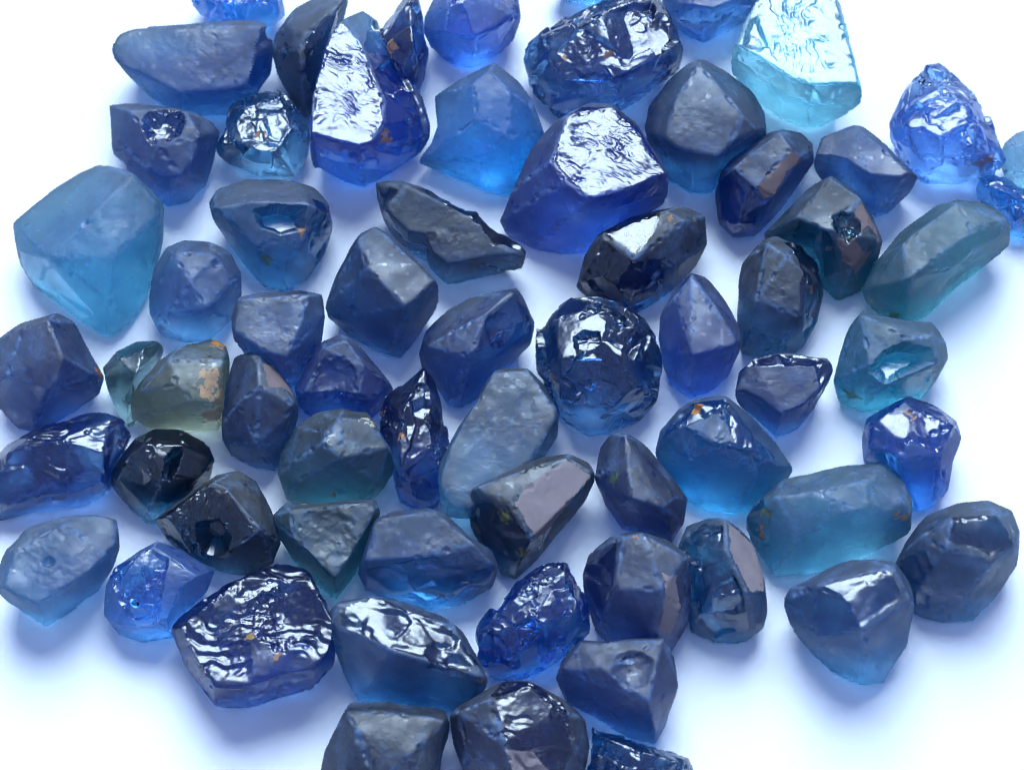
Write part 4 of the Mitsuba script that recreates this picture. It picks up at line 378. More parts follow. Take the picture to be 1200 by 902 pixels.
     'breaks': [('k',0.12,[[-35.29,-20.18,6.95],[-32.57,-19.81,7.55],[-31.22,-21.80,6.88],[-31.88,-23.20,5.27],[-33.96,-22.79,3.69],[-35.35,-21.89,5.58]]), ('w',0.50,[[-40.13,-18.75,3.69],[-33.66,-15.20,6.43],[-31.56,-16.56,7.67],[-28.15,-21.18,7.39],[-31.57,-23.31,4.49],[-35.21,-22.62,1.95],[-39.10,-20.34,2.74]])], 'pits': [], 'stains': [], 'films': []},
    {'label': 'black green glassy stone with smooth curved breaks, above the black silvery stepped one', 'gem': 'inkgreen', 'h': 8.21, 'p': 119, 'n': 1.0, 'fine': 0,
     'rim': [[-46.22,-13.27,3.36],[-45.31,-11.32,3.74],[-42.97,-8.57,4.29],[-41.04,-7.69,4.46],[-38.11,-7.69,4.46],[-34.65,-9.36,4.13],[-33.81,-11.32,3.74],[-34.54,-13.10,2.46],[-36.91,-15.65,0.98],[-40.29,-17.63,0.41],[-41.93,-17.41,0.66],[-43.91,-15.75,1.23],[-45.79,-14.16,2.46]],
     'base': [[-44.25,-13.02,0.12],[-43.65,-11.73,0.12],[-42.10,-9.92,0.12],[-40.83,-9.33,0.12],[-38.90,-9.33,0.12],[-36.61,-10.44,0.12],[-36.06,-11.73,0.12],[-36.54,-12.91,0.12],[-37.16,-15.43,0.12],[-40.30,-17.27,0.12],[-41.83,-17.07,0.12],[-42.72,-14.66,0.12],[-43.97,-13.60,0.12]],
     'top': [[-43.52,-12.79,7.14],[-41.16,-11.36,8.21],[-37.35,-11.32,7.88],[-39.12,-15.05,7.55],[-44.44,-14.32,5.34],[-35.57,-13.90,5.34],[-41.16,-16.92,3.28]],
     'breaks': [('k',0.10,[[-39.19,-13.08,7.81],[-38.21,-11.45,7.94],[-37.18,-11.34,7.68],[-37.62,-13.32,7.18],[-38.67,-15.17,6.35],[-39.32,-15.02,7.47]]), ('c',0.26,'all')], 'pits': [(-42.04,-14.03,6.87,1.50,0.40,0)], 'stains': [], 'films': []},
    {'label': 'dark violet blue glossy stone at the left edge, below the orange tipped navy stone', 'gem': 'violetnavy', 'h': 8.21, 'p': 136, 'n': 1.0, 'fine': 0,
     'rim': [[-59.66,-11.71,3.43],[-57.62,-9.44,3.83],[-53.82,-7.25,4.21],[-49.96,-5.96,4.43],[-47.03,-5.76,4.47],[-44.54,-6.75,4.29],[-43.40,-8.44,4.00],[-44.70,-12.00,2.87],[-46.36,-14.66,1.64],[-49.35,-15.48,0.82],[-54.70,-16.15,0.66],[-58.55,-17.24,0.49],[-59.68,-17.11,2.49]],
     'base': [[-56.88,-11.60,0.12],[-55.54,-10.10,0.12],[-53.03,-8.66,0.12],[-50.48,-7.80,0.12],[-48.55,-7.67,0.12],[-46.90,-8.33,0.12],[-46.15,-9.44,0.12],[-47.01,-11.79,0.12],[-48.10,-13.54,0.12],[-49.50,-15.19,0.12],[-54.48,-15.82,0.12],[-58.06,-16.83,0.12],[-56.89,-15.16,0.12]],
     'top': [[-56.39,-11.77,7.22],[-50.52,-10.94,8.21],[-46.34,-12.27,7.88],[-45.61,-7.96,6.73],[-47.00,-15.52,3.69],[-55.19,-16.14,3.69],[-52.39,-8.52,6.57]],
     'breaks': [('w',0.30,[[-56.39,-11.77,7.22],[-52.56,-7.92,5.69],[-46.47,-6.22,4.77],[-45.59,-8.38,6.72],[-46.35,-12.33,7.78],[-50.52,-11.11,8.12]]), ('r',0.25,'all')], 'pits': [], 'stains': [], 'films': []},
    {'label': 'dusty grey blue flat stone with a tiny dark pit in its face, lower left', 'gem': 'steelblue', 'h': 7.52, 'p': 119, 'n': 2.2, 'fine': 0,
     'rim': [[-57.22,-25.36,4.51],[-56.47,-23.01,5.57],[-54.55,-20.55,5.57],[-50.83,-19.00,5.57],[-47.02,-18.59,5.57],[-44.57,-19.41,5.57],[-44.10,-22.50,5.57],[-45.06,-24.12,2.63],[-46.67,-26.12,1.13],[-49.50,-28.07,0.60],[-52.28,-30.02,0.38],[-54.18,-29.20,0.90],[-56.52,-27.83,1.88],[-57.55,-27.19,4.51]],
     'base': [[-55.17,-25.02,0.12],[-54.67,-23.47,0.12],[-53.41,-21.84,0.12],[-50.95,-20.82,0.12],[-48.44,-20.55,0.12],[-46.82,-21.09,0.12],[-46.51,-23.13,0.12],[-47.14,-24.20,0.12],[-48.21,-25.52,0.12],[-49.62,-27.81,0.12],[-52.20,-29.63,0.12],[-53.97,-28.86,0.12],[-54.70,-26.65,0.12],[-55.39,-26.23,0.12]],
     'top': [[-55.01,-24.09,7.00],[-50.02,-20.82,7.00],[-47.02,-22.86,7.00],[-44.93,-24.49,7.00],[-49.44,-29.14,7.00],[-51.69,-30.54,7.00],[-55.80,-28.53,7.00],[-51.60,-25.30,7.00]],
     'breaks': [], 'pits': [(-51.42,-25.10,7.00,0.80,0.70,0)], 'stains': [], 'films': []},
    {'label': 'bright cornflower blue stone with glinting chips, at the lower left of the heap', 'gem': 'bright', 'h': 7.52, 'p': 136, 'n': 1.0, 'fine': 1,
     'rim': [[-45.57,-29.56,2.70],[-45.39,-26.70,3.21],[-44.52,-24.50,3.61],[-41.72,-22.48,3.96],[-39.83,-21.52,4.13],[-36.92,-22.48,3.96],[-33.41,-24.79,3.55],[-34.36,-26.40,1.88],[-36.75,-28.16,1.13],[-38.09,-31.32,0.60],[-41.43,-31.85,0.38],[-44.01,-31.17,0.75]],
     'base': [[-43.73,-28.60,0.12],[-43.62,-26.71,0.12],[-43.04,-25.26,0.12],[-41.19,-23.93,0.12],[-39.95,-23.30,0.12],[-38.03,-23.93,0.12],[-35.70,-25.45,0.12],[-36.34,-26.52,0.12],[-37.91,-27.68,0.12],[-38.23,-31.00,0.12],[-41.34,-31.49,0.12],[-43.74,-30.86,0.12]],
     'top': [[-43.53,-25.88,6.92],[-39.88,-23.34,6.92],[-35.35,-26.69,6.92],[-38.48,-31.36,5.42],[-42.45,-29.11,6.40],[-44.09,-31.15,3.76]],
     'breaks': [('r',0.30,[[-44.94,-25.07,3.76],[-40.16,-23.09,6.28],[-37.96,-24.44,6.61],[-38.69,-31.40,3.61],[-41.74,-31.37,3.53],[-43.54,-29.03,5.36]])], 'pits': [], 'stains': [], 'films': []},
    {'label': 'large crumpled violet blue mirror like stone with a gold speck, at the bottom left', 'gem': 'royalviolet', 'h': 8.21, 'p': 136, 'n': 1.0, 'fine': 1,
     'rim': [[-37.62,-32.07,3.53],[-37.46,-31.40,3.62],[-35.64,-29.10,3.92],[-32.38,-27.07,4.19],[-28.62,-25.52,4.39],[-25.79,-24.14,4.51],[-22.90,-25.13,4.44],[-20.44,-29.00,3.94],[-19.52,-32.36,3.49],[-19.77,-35.49,2.46],[-21.78,-37.56,1.23],[-25.58,-38.46,0.66],[-29.34,-39.67,0.41],[-32.64,-39.69,0.49],[-34.56,-37.66,1.23],[-36.44,-35.20,2.46]],
     'base': [[-34.62,-32.21,0.12],[-34.51,-31.77,0.12],[-33.31,-30.24,0.12],[-31.16,-28.90,0.12],[-28.67,-27.88,0.12],[-26.81,-26.97,0.12],[-24.90,-27.62,0.12],[-23.27,-30.18,0.12],[-22.67,-32.40,0.12],[-22.84,-34.47,0.12],[-24.16,-35.83,0.12],[-25.80,-38.04,0.12],[-29.30,-39.16,0.12],[-32.37,-39.19,0.12],[-32.59,-35.89,0.12],[-33.84,-34.27,0.12]],
     'top': [[-36.03,-32.77,7.40],[-29.67,-27.50,7.71],[-22.60,-27.79,7.69],[-19.73,-33.26,7.37],[-21.74,-38.46,7.06],[-31.72,-39.99,6.97],[-28.54,-32.77,7.40],[-25.31,-31.31,7.49],[-33.57,-36.08,6.98]],
     'breaks': [('w',0.38,'all')], 'pits': [(-24.37,-31.51,7.47,4.00,0.80,0)], 'stains': [(-28.78,-33.84,7.34,0.50,'gold'), (-25.63,-36.16,7.20,0.70,'copper')], 'films': []},
    {'label': 'long teal grey stone with a frosted front and a dark groove on top', 'gem': 'navyteal', 'h': 9.35, 'p': 136, 'n': 1.0, 'fine': 0,
     'rim': [[-20.15,-30.36,4.88],[-18.94,-29.04,5.14],[-15.64,-28.44,5.14],[-11.36,-29.42,5.07],[-7.57,-30.82,4.79],[-5.19,-32.69,4.42],[-3.30,-36.23,3.71],[-2.72,-38.23,4.67],[-4.15,-39.85,1.87],[-5.67,-40.04,0.93],[-9.46,-39.72,0.56],[-14.20,-39.39,0.47],[-17.04,-38.99,0.75],[-18.46,-36.48,1.87],[-19.75,-33.65,3.74]],
     'base': [[-17.23,-31.90,0.12],[-16.44,-31.03,0.12],[-14.26,-30.63,0.12],[-11.43,-31.28,0.12],[-8.93,-32.21,0.12],[-7.36,-33.44,0.12],[-6.11,-35.77,0.12],[-5.73,-37.10,0.12],[-6.67,-38.16,0.12],[-6.08,-39.68,0.12],[-9.61,-39.38,0.12],[-14.02,-39.07,0.12],[-16.65,-38.70,0.12],[-16.12,-35.94,0.12],[-16.97,-34.07,0.12]],
     'top': [[-18.72,-30.79,8.23],[-19.25,-32.94,7.85],[-15.00,-30.03,8.04],[-12.96,-36.23,9.35],[-10.54,-37.01,9.35],[-3.52,-38.57,7.67],[-6.73,-33.00,7.48],[-10.25,-33.76,8.23]],
     'breaks': [('r',0.22,[[-19.11,-31.58,7.66],[-15.04,-29.65,7.30],[-6.73,-33.11,7.50],[-3.45,-37.86,6.44],[-10.54,-36.90,9.32],[-12.96,-36.12,9.32],[-18.67,-33.19,7.99]])], 'pits': [(-7.89,-36.41,8.48,1.80,0.70,1), (-6.03,-37.37,8.14,1.40,0.60,1)], 'stains': [(-3.44,-38.57,7.09,0.70,'copper')], 'films': []},
    {'label': 'dark royal blue rough sparkling stone, right of the long teal grey one', 'gem': 'royaldark', 'h': 9.35, 'p': 76, 'n': 1.0, 'fine': 1,
     'rim': [[-4.54,-32.89,3.57],[-3.32,-30.63,3.98],[-0.95,-27.79,4.48],[1.91,-25.31,4.92],[4.29,-23.87,5.14],[6.20,-24.36,5.09],[7.61,-26.27,4.75],[8.55,-29.12,4.25],[8.54,-31.78,3.27],[6.36,-33.89,1.87],[3.04,-35.57,0.93],[0.00,-36.70,0.47],[-2.37,-36.06,0.93],[-3.79,-35.15,2.34]],
     'base': [[-2.23,-32.14,0.12],[-1.42,-30.64,0.12],[0.14,-28.77,0.12],[2.02,-27.14,0.12],[3.60,-26.18,0.12],[4.86,-26.51,0.12],[5.79,-27.76,0.12],[6.41,-29.64,0.12],[6.40,-31.40,0.12],[4.97,-32.79,0.12],[2.99,-35.22,0.12],[0.16,-36.28,0.12],[-2.05,-35.69,0.12],[-1.73,-33.63,0.12]],
     'top': [[-2.34,-32.87,7.67],[1.87,-28.18,8.97],[5.64,-27.03,8.60],[7.11,-31.16,8.41],[2.98,-33.18,9.35],[0.00,-35.76,6.08],[4.88,-34.41,5.61]],
     'breaks': [('r',0.45,'all')], 'pits': [], 'stains': [], 'films': []},
    {'label': 'violet grey frosted stone with a tan streak down its front and dark left side', 'gem': 'violetgrey', 'h': 10.26, 'p': 85, 'n': 1.0, 'fine': 0,
     'rim': [[7.91,-25.44,4.72],[8.59,-23.35,5.13],[10.99,-21.54,5.48],[14.35,-20.97,5.60],[17.68,-21.93,5.41],[19.56,-23.83,5.04],[19.89,-27.14,4.38],[19.62,-30.52,2.56],[17.84,-33.35,0.62],[14.79,-33.61,0.51],[11.46,-33.04,0.62],[9.26,-30.85,1.54],[8.30,-27.87,3.08]],
     'base': [[9.94,-26.03,0.12],[10.38,-24.66,0.12],[11.97,-23.46,0.12],[14.18,-23.09,0.12],[16.38,-23.72,0.12],[17.63,-24.97,0.12],[17.84,-27.16,0.12],[17.66,-29.38,0.12],[17.57,-32.92,0.12],[14.72,-33.16,0.12],[11.62,-32.63,0.12],[10.83,-29.61,0.12],[10.19,-27.64,0.12]],
     'top': [[12.44,-23.33,9.44],[14.31,-23.19,9.85],[18.82,-25.49,9.03],[16.22,-29.37,10.26],[11.41,-28.98,9.23],[15.21,-32.70,6.36],[10.22,-31.06,4.62],[18.90,-30.65,5.13]],
     'breaks': [('r',0.22,[[8.20,-24.81,4.94],[12.30,-22.80,8.38],[11.33,-28.92,9.09],[10.05,-31.04,4.00],[8.59,-28.60,2.87]])], 'pits': [], 'stains': [(14.12,-23.58,9.81,0.60,'copper')], 'films': [('tanfilm',[[16.10,-27.05,9.95],[17.81,-27.22,9.33],[18.37,-29.94,6.47],[17.21,-32.28,4.10],[15.98,-32.29,6.06]])]},
    {'label': 'teal black broken stone with a smooth tan right facet, right of the tan streaked one', 'gem': 'tealglass', 'h': 9.35, 'p': 136, 'n': 1.0, 'fine': 0,
     'rim': [[18.48,-22.32,4.59],[19.67,-20.01,4.99],[22.09,-19.03,5.14],[24.00,-19.33,5.11],[26.83,-21.55,4.72],[27.90,-24.81,4.15],[28.44,-29.42,2.34],[28.19,-30.70,1.40],[25.81,-32.12,0.56],[22.47,-31.92,0.56],[20.08,-30.70,1.12],[19.40,-27.56,2.80]],
     'base': [[20.23,-23.50,0.12],[21.01,-21.97,0.12],[22.61,-21.33,0.12],[23.87,-21.53,0.12],[25.74,-22.99,0.12],[26.44,-25.15,0.12],[26.80,-28.19,0.12],[26.63,-29.03,0.12],[25.66,-31.67,0.12],[22.55,-31.49,0.12],[20.33,-30.36,0.12],[20.83,-26.96,0.12]],
     'top': [[23.74,-20.77,8.13],[23.71,-24.81,9.35],[25.68,-29.14,8.60],[27.50,-28.44,7.29],[20.37,-23.33,7.67],[21.47,-29.14,7.01],[26.73,-31.45,3.74]],
     'breaks': [('r',0.35,[[18.84,-22.30,5.06],[22.01,-19.81,6.03],[23.63,-20.98,8.16],[23.61,-24.97,9.25],[25.59,-29.18,8.46],[26.54,-31.43,3.69],[22.45,-31.75,0.96],[19.49,-30.78,4.67]])], 'pits': [], 'stains': [], 'films': [('tanfilm',[[23.73,-20.88,8.17],[26.78,-22.09,5.04],[27.85,-25.01,4.67],[27.31,-28.69,7.16],[25.89,-29.20,8.23],[23.90,-24.97,9.24]])]},
    {'label': 'large cloudy grey aqua stone with pale wavy bands and a rusty left tip', 'gem': 'cloud', 'h': 9.35, 'p': 54, 'n': 1.8, 'fine': 0,
     'rim': [[26.23,-18.91,3.83],[27.53,-16.79,4.23],[30.98,-14.07,4.75],[35.36,-12.90,4.97],[39.73,-12.61,5.02],[41.69,-12.12,5.11],[44.05,-13.87,4.78],[45.32,-16.30,4.32],[45.01,-19.85,2.80],[42.13,-20.85,1.40],[38.71,-22.43,0.93],[33.85,-23.80,0.47],[29.48,-24.05,0.56],[28.36,-21.99,1.12],[27.22,-20.37,2.80]],
     'base': [[29.45,-18.62,0.12],[30.31,-17.22,0.12],[32.58,-15.43,0.12],[35.48,-14.65,0.12],[38.37,-14.46,0.12],[39.66,-14.14,0.12],[41.21,-15.30,0.12],[42.05,-16.90,0.12],[41.85,-19.24,0.12],[39.95,-19.90,0.12],[38.50,-22.13,0.12],[33.98,-23.40,0.12],[29.92,-23.63,0.12],[28.87,-21.71,0.12],[30.10,-19.58,0.12]],
     'top': [[30.04,-17.68,8.13],[34.24,-17.56,9.07],[40.03,-16.01,9.07],[43.26,-18.20,8.13],[37.90,-19.73,9.35],[43.91,-19.38,7.01],[32.34,-21.85,7.01],[40.46,-21.12,4.67],[30.73,-23.14,3.27]],
     'breaks': [('r',0.20,[[26.50,-18.99,4.01],[28.95,-16.00,4.86],[29.45,-18.85,6.72],[29.31,-21.72,3.59],[27.97,-21.31,2.57]])], 'pits': [(41.43,-17.58,8.62,2.20,0.40,0), (33.63,-15.22,6.71,1.80,0.30,0)], 'stains': [(28.34,-20.22,4.51,0.90,'rust'), (28.73,-18.65,6.24,1.00,'olive'), (43.72,-19.46,6.94,0.90,'rustpale')], 'films': []},
    {'label': 'slate navy smooth lumpy stone at the far right edge, lower right', 'gem': 'slatenavy', 'h': 9.80, 'p': 76, 'n': 1.0, 'fine': 0,
     'rim': [[42.86,-24.15,4.03],[44.09,-21.76,4.48],[46.60,-18.79,5.04],[50.02,-17.44,5.30],[53.41,-16.95,5.39],[56.24,-18.21,5.15],[56.99,-20.61,4.70],[56.66,-23.73,2.94],[54.49,-26.95,1.18],[51.83,-29.35,0.49],[48.46,-29.56,0.49],[45.56,-28.82,0.98],[44.38,-27.25,1.96]],
     'base': [[45.33,-23.88,0.12],[46.14,-22.30,0.12],[47.80,-20.34,0.12],[50.06,-19.45,0.12],[52.29,-19.13,0.12],[54.16,-19.96,0.12],[54.66,-21.54,0.12],[54.44,-23.60,0.12],[54.19,-26.70,0.12],[51.71,-28.93,0.12],[48.58,-29.12,0.12],[45.88,-28.44,0.12],[46.33,-25.92,0.12]],
     'top': [[45.48,-22.46,8.04],[48.61,-21.44,9.80],[53.52,-20.61,9.02],[55.45,-23.48,8.04],[52.69,-25.81,8.82],[48.01,-24.23,9.41],[50.28,-28.35,4.90],[45.08,-27.02,5.39]],
     'breaks': [('c',0.12,[[48.52,-20.73,8.79],[53.62,-20.23,8.58],[55.67,-23.23,7.41],[52.74,-25.02,8.87],[48.23,-23.65,9.49]]), ('r',0.18,[[43.44,-23.78,4.91],[45.91,-23.44,7.93],[47.25,-25.77,7.42],[46.83,-28.59,2.30],[44.53,-27.34,2.21]])], 'pits': [], 'stains': [], 'films': []},
    {'label': 'dark waxy stone ending in a pointed lower corner, lowest of the lower right group', 'gem': 'slateteal', 'h': 10.49, 'p': 85, 'n': 1.0, 'fine': 0,
     'rim': [[30.25,-28.81,4.79],[30.85,-27.50,5.05],[34.23,-25.71,5.41],[38.07,-24.19,5.71],[42.35,-24.57,5.64],[44.17,-26.93,5.17],[44.62,-30.22,4.51],[43.73,-33.25,2.62],[41.42,-36.72,0.52],[38.94,-36.92,0.52],[36.12,-35.63,0.84],[33.30,-33.38,1.57],[31.39,-31.24,2.62]],
     'base': [[32.77,-29.35,0.12],[33.16,-28.48,0.12],[35.39,-27.30,0.12],[37.93,-26.30,0.12],[40.75,-26.55,0.12],[41.95,-28.11,0.12],[42.25,-30.28,0.12],[41.66,-32.28,0.12],[41.16,-36.28,0.12],[38.85,-36.47,0.12],[36.23,-35.27,0.12],[34.78,-32.37,0.12],[33.52,-30.95,0.12]],
     'top': [[33.52,-28.74,9.12],[41.55,-27.00,10.07],[43.23,-30.47,9.23],[37.96,-34.11,10.28],[36.08,-30.64,10.49],[31.99,-30.75,6.50],[33.90,-33.55,6.82]],
     'breaks': [('c',0.12,[[33.69,-28.95,9.17],[41.45,-27.10,10.08],[42.76,-30.04,9.40],[37.97,-33.82,10.28],[34.16,-33.61,6.97],[32.86,-31.59,6.89]])], 'pits': [], 'stains': [], 'films': []},
    {'label': 'grey navy frosted stone cut off by the bottom edge, left of the wrinkled one', 'gem': 'navygrey', 'h': 9.35, 'p': 93, 'n': 1.6, 'fine': 0,
     'rim': [[-21.11,-49.36,3.08],[-20.43,-45.75,3.85],[-18.62,-42.31,4.58],[-17.62,-40.67,4.93],[-13.98,-40.67,4.93],[-9.32,-41.13,4.83],[-7.45,-41.58,4.74],[-6.89,-43.04,4.43],[-7.73,-46.39,2.80],[-8.09,-49.48,1.87],[-13.94,-51.60,0.93],[-19.41,-51.64,2.71]],
     'base': [[-18.60,-47.98,0.12],[-18.15,-45.60,0.12],[-16.95,-43.33,0.12],[-16.29,-42.24,0.12],[-13.89,-42.24,0.12],[-10.81,-42.55,0.12],[-9.58,-42.85,0.12],[-9.21,-43.81,0.12],[-9.76,-46.02,0.12],[-10.00,-48.06,0.12],[-13.92,-51.16,0.12],[-17.47,-49.48,0.12]],
     'top': [[-17.66,-42.92,8.23],[-9.17,-43.71,8.88],[-7.52,-44.19,8.60],[-11.10,-47.95,9.35],[-16.47,-45.01,9.07],[-18.32,-49.03,6.73],[-10.10,-50.12,5.61],[-14.55,-50.49,8.41]],
     'breaks': [], 'pits': [], 'stains': [], 'films': []},
    {'label': 'stone with silvery brown wrinkled folds and a flat violet grey left face, bottom edge centre', 'gem': 'brownviolet', 'h': 9.35, 'p': 119, 'n': 1.0, 'fine': 1,
     'rim': [[-6.80,-42.20,4.26],[-6.07,-41.10,4.46],[-3.74,-39.72,4.71],[-1.40,-38.33,4.96],[1.87,-38.24,4.98],[5.60,-40.09,4.65],[7.92,-42.48,4.21],[8.46,-45.23,3.71],[7.60,-49.33,2.96],[3.70,-51.64,2.71],[-1.85,-51.16,2.71],[-5.10,-48.14,3.18],[-6.42,-44.95,3.76]],
     'base': [[-4.39,-42.83,0.12],[-3.90,-42.10,0.12],[-2.37,-41.19,0.12],[-0.83,-40.27,0.12],[1.33,-40.21,0.12],[3.80,-41.43,0.12],[5.33,-43.01,0.12],[5.68,-44.83,0.12],[5.11,-47.53,0.12],[2.54,-49.06,0.12],[-1.12,-48.74,0.12],[-3.27,-46.75,0.12],[-4.14,-44.65,0.12]],
     'top': [[-5.52,-42.89,8.13],[-2.30,-41.94,9.35],[1.84,-40.47,8.97],[5.24,-42.88,8.41],[-0.73,-46.34,9.35],[0.18,-49.55,8.41],[-4.60,-46.60,6.54],[6.63,-46.45,6.08]],
     'breaks': [('w',0.42,[[-2.59,-41.07,7.89],[-1.12,-38.57,5.38],[1.86,-38.99,6.32],[5.29,-41.25,6.38],[6.26,-46.90,5.99],[4.61,-49.81,4.59],[0.18,-50.03,6.88],[-0.82,-46.05,9.35]])], 'pits': [], 'stains': [], 'films': [('tanfilm',[[-0.91,-46.89,8.99],[2.29,-47.13,8.26],[4.60,-49.48,5.07],[0.18,-49.88,7.34]])]},
    {'label': 'navy satin stone with a pale lavender right facet and a shallow hollow, bottom centre', 'gem': 'navy', 'h': 9.35, 'p': 136, 'n': 1.0, 'fine': 0,
     'rim': [[4.88,-37.71,4.00],[5.45,-35.78,4.41],[7.53,-33.56,4.89],[10.82,-34.58,4.67],[14.13,-33.56,4.89],[16.49,-33.28,4.95],[17.87,-35.68,4.43],[18.06,-38.72,4.67],[17.00,-41.92,1.87],[15.80,-43.91,0.47],[12.70,-43.02,0.75],[9.43,-40.69,1.12],[6.12,-39.61,2.34]],
     'base': [[7.31,-37.76,0.12],[7.69,-36.48,0.12],[9.06,-35.02,0.12],[11.23,-35.69,0.12],[13.41,-35.02,0.12],[14.97,-34.83,0.12],[15.88,-36.42,0.12],[16.01,-38.43,0.12],[15.31,-40.53,0.12],[15.54,-43.49,0.12],[12.66,-42.66,0.12],[9.61,-40.49,0.12],[8.12,-39.01,0.12]],
     'top': [[16.16,-34.98,8.88],[14.51,-41.75,9.35],[9.97,-38.37,9.35],[5.95,-37.66,7.29],[15.39,-43.83,3.27],[9.33,-40.98,4.67],[7.83,-34.98,7.48]],
     'breaks': [], 'pits': [(13.02,-38.32,9.21,2.40,0.90,0)], 'stains': [], 'films': []},
    {'label': 'grey green chipped stone at the bottom edge, below the navy satin stone', 'gem': 'tealglass', 'h': 7.07, 'p': 102, 'n': 1.0, 'fine': 0,
     'rim': [[8.38,-44.85,3.43],[8.86,-43.03,3.80],[11.18,-43.76,3.65],[14.90,-44.67,3.47],[19.35,-46.03,3.19],[20.06,-48.29,2.72],[18.53,-51.00,2.15],[12.96,-51.92,2.05],[8.34,-50.10,2.34]],
     'base': [[10.16,-45.60,0.12],[10.48,-44.40,0.12],[12.01,-44.88,0.12],[14.46,-45.48,0.12],[17.40,-46.38,0.12],[17.87,-47.88,0.12],[16.86,-49.66,0.12],[13.18,-50.27,0.12],[10.14,-49.07,0.12]],
     'top': [[9.97,-45.13,6.15],[13.77,-46.76,7.07],[17.64,-47.73,6.50],[12.83,-49.40,6.36]],
     'breaks': [('r',0.38,'all')], 'pits': [], 'stains': [], 'films': []},
]

BALL = {k: trimesh.creation.icosphere(subdivisions=k) for k in (5, 6)}

def unique_planes(h):
    eq = h.equations
    keep = []
    for e in eq:
        if not any(np.dot(e[:3], k[:3]) > 0.9995 and abs(e[3] - k[3]) < 0.05 for k in keep):
            keep.append(e)
    return np.array(keep)

def perlin(p, seed=0):
    """Gradient noise, about -0.7 to 0.7."""
    p = np.asarray(p, float) + 0.37 * seed % 91.7
    i = np.floor(p).astype(np.int64)
    f = p - i
    w = f * f * f * (f * (f * 6 - 15) + 10)
    out = 0
    for a, b, c in np.ndindex(2, 2, 2):
        h = ((i[:, 0] + a) * 374761393 + (i[:, 1] + b) * 668265263 + (i[:, 2] + c) * 2147483647 + seed * 144665) & 0xFFFFFFFF
        h = ((h ^ (h >> 13)) * 1274126177) & 0xFFFFFFFF
        h = h ^ (h >> 16)
        th, z = (h & 0xFFF) / 4095.0 * 2 * math.pi, ((h >> 12) & 0xFFF) / 2047.5 - 1
        k = np.sqrt(np.maximum(1 - z * z, 0))
        g = np.cos(th) * k * (f[:, 0] - a) + np.sin(th) * k * (f[:, 1] - b) + z * (f[:, 2] - c)
        out = out + g * (w[:, 0] if a else 1 - w[:, 0]) * (w[:, 1] if b else 1 - w[:, 1]) * (w[:, 2] if c else 1 - w[:, 2])
    return out

def pfbm(p, octaves, seed=0):
    return sum(0.5 ** o * perlin(np.asarray(p) * 2 ** o, seed + o) for o in range(octaves))

def steps(t, sharp=0.16):
    """Saw-tooth ledges: a slow rise and an abrupt drop."""
    f = t - np.floor(t)
    return np.where(f < 1 - sharp, f / (1 - sharp), (1 - f) / sharp)

def ridged(p, octaves, seed):
    return sum(0.55 ** o * (1 - np.abs(2 * meshkit.noise(p * 2 ** o + 11.3 * o, seed + o) - 1)) for o in range(octaves)) / 1.8

def in_outline(v, pts, depth):
    """How far (mm, positive inside) each point lies within an outline drawn on the stone's surface, and the outline's frame."""
    pts = np.asarray(pts, float)
    c = pts.mean(0)
    n = sum(np.cross(pts[i] - c, pts[(i + 1) % len(pts)] - c) for i in range(len(pts)))
    n = n / np.linalg.norm(n) * (1 if n[2] >= 0 else -1)
    a = np.cross(n, [0.31, 0.9, 0.2]); a /= np.linalg.norm(a)
    b = np.cross(n, a)
    q, w = (pts - c) @ np.stack([a, b], 1), (v - c) @ np.stack([a, b, n], 1)
    poly = Polygon(q).buffer(0)
    inside = contains_xy(poly, w[:, 0], w[:, 1])
    d = np.full(len(v), 1e9)
    for i in range(len(q)):
        e = q[(i + 1) % len(q)] - q[i]
        t = np.clip(((w[:, :2] - q[i]) @ e) / max(e @ e, 1e-9), 0, 1)
        d = np.minimum(d, np.linalg.norm(w[:, :2] - q[i] - t[:, None] * e, axis=1))
    return np.where(inside & (np.abs(w[:, 2]) < depth), d, -d), w, n

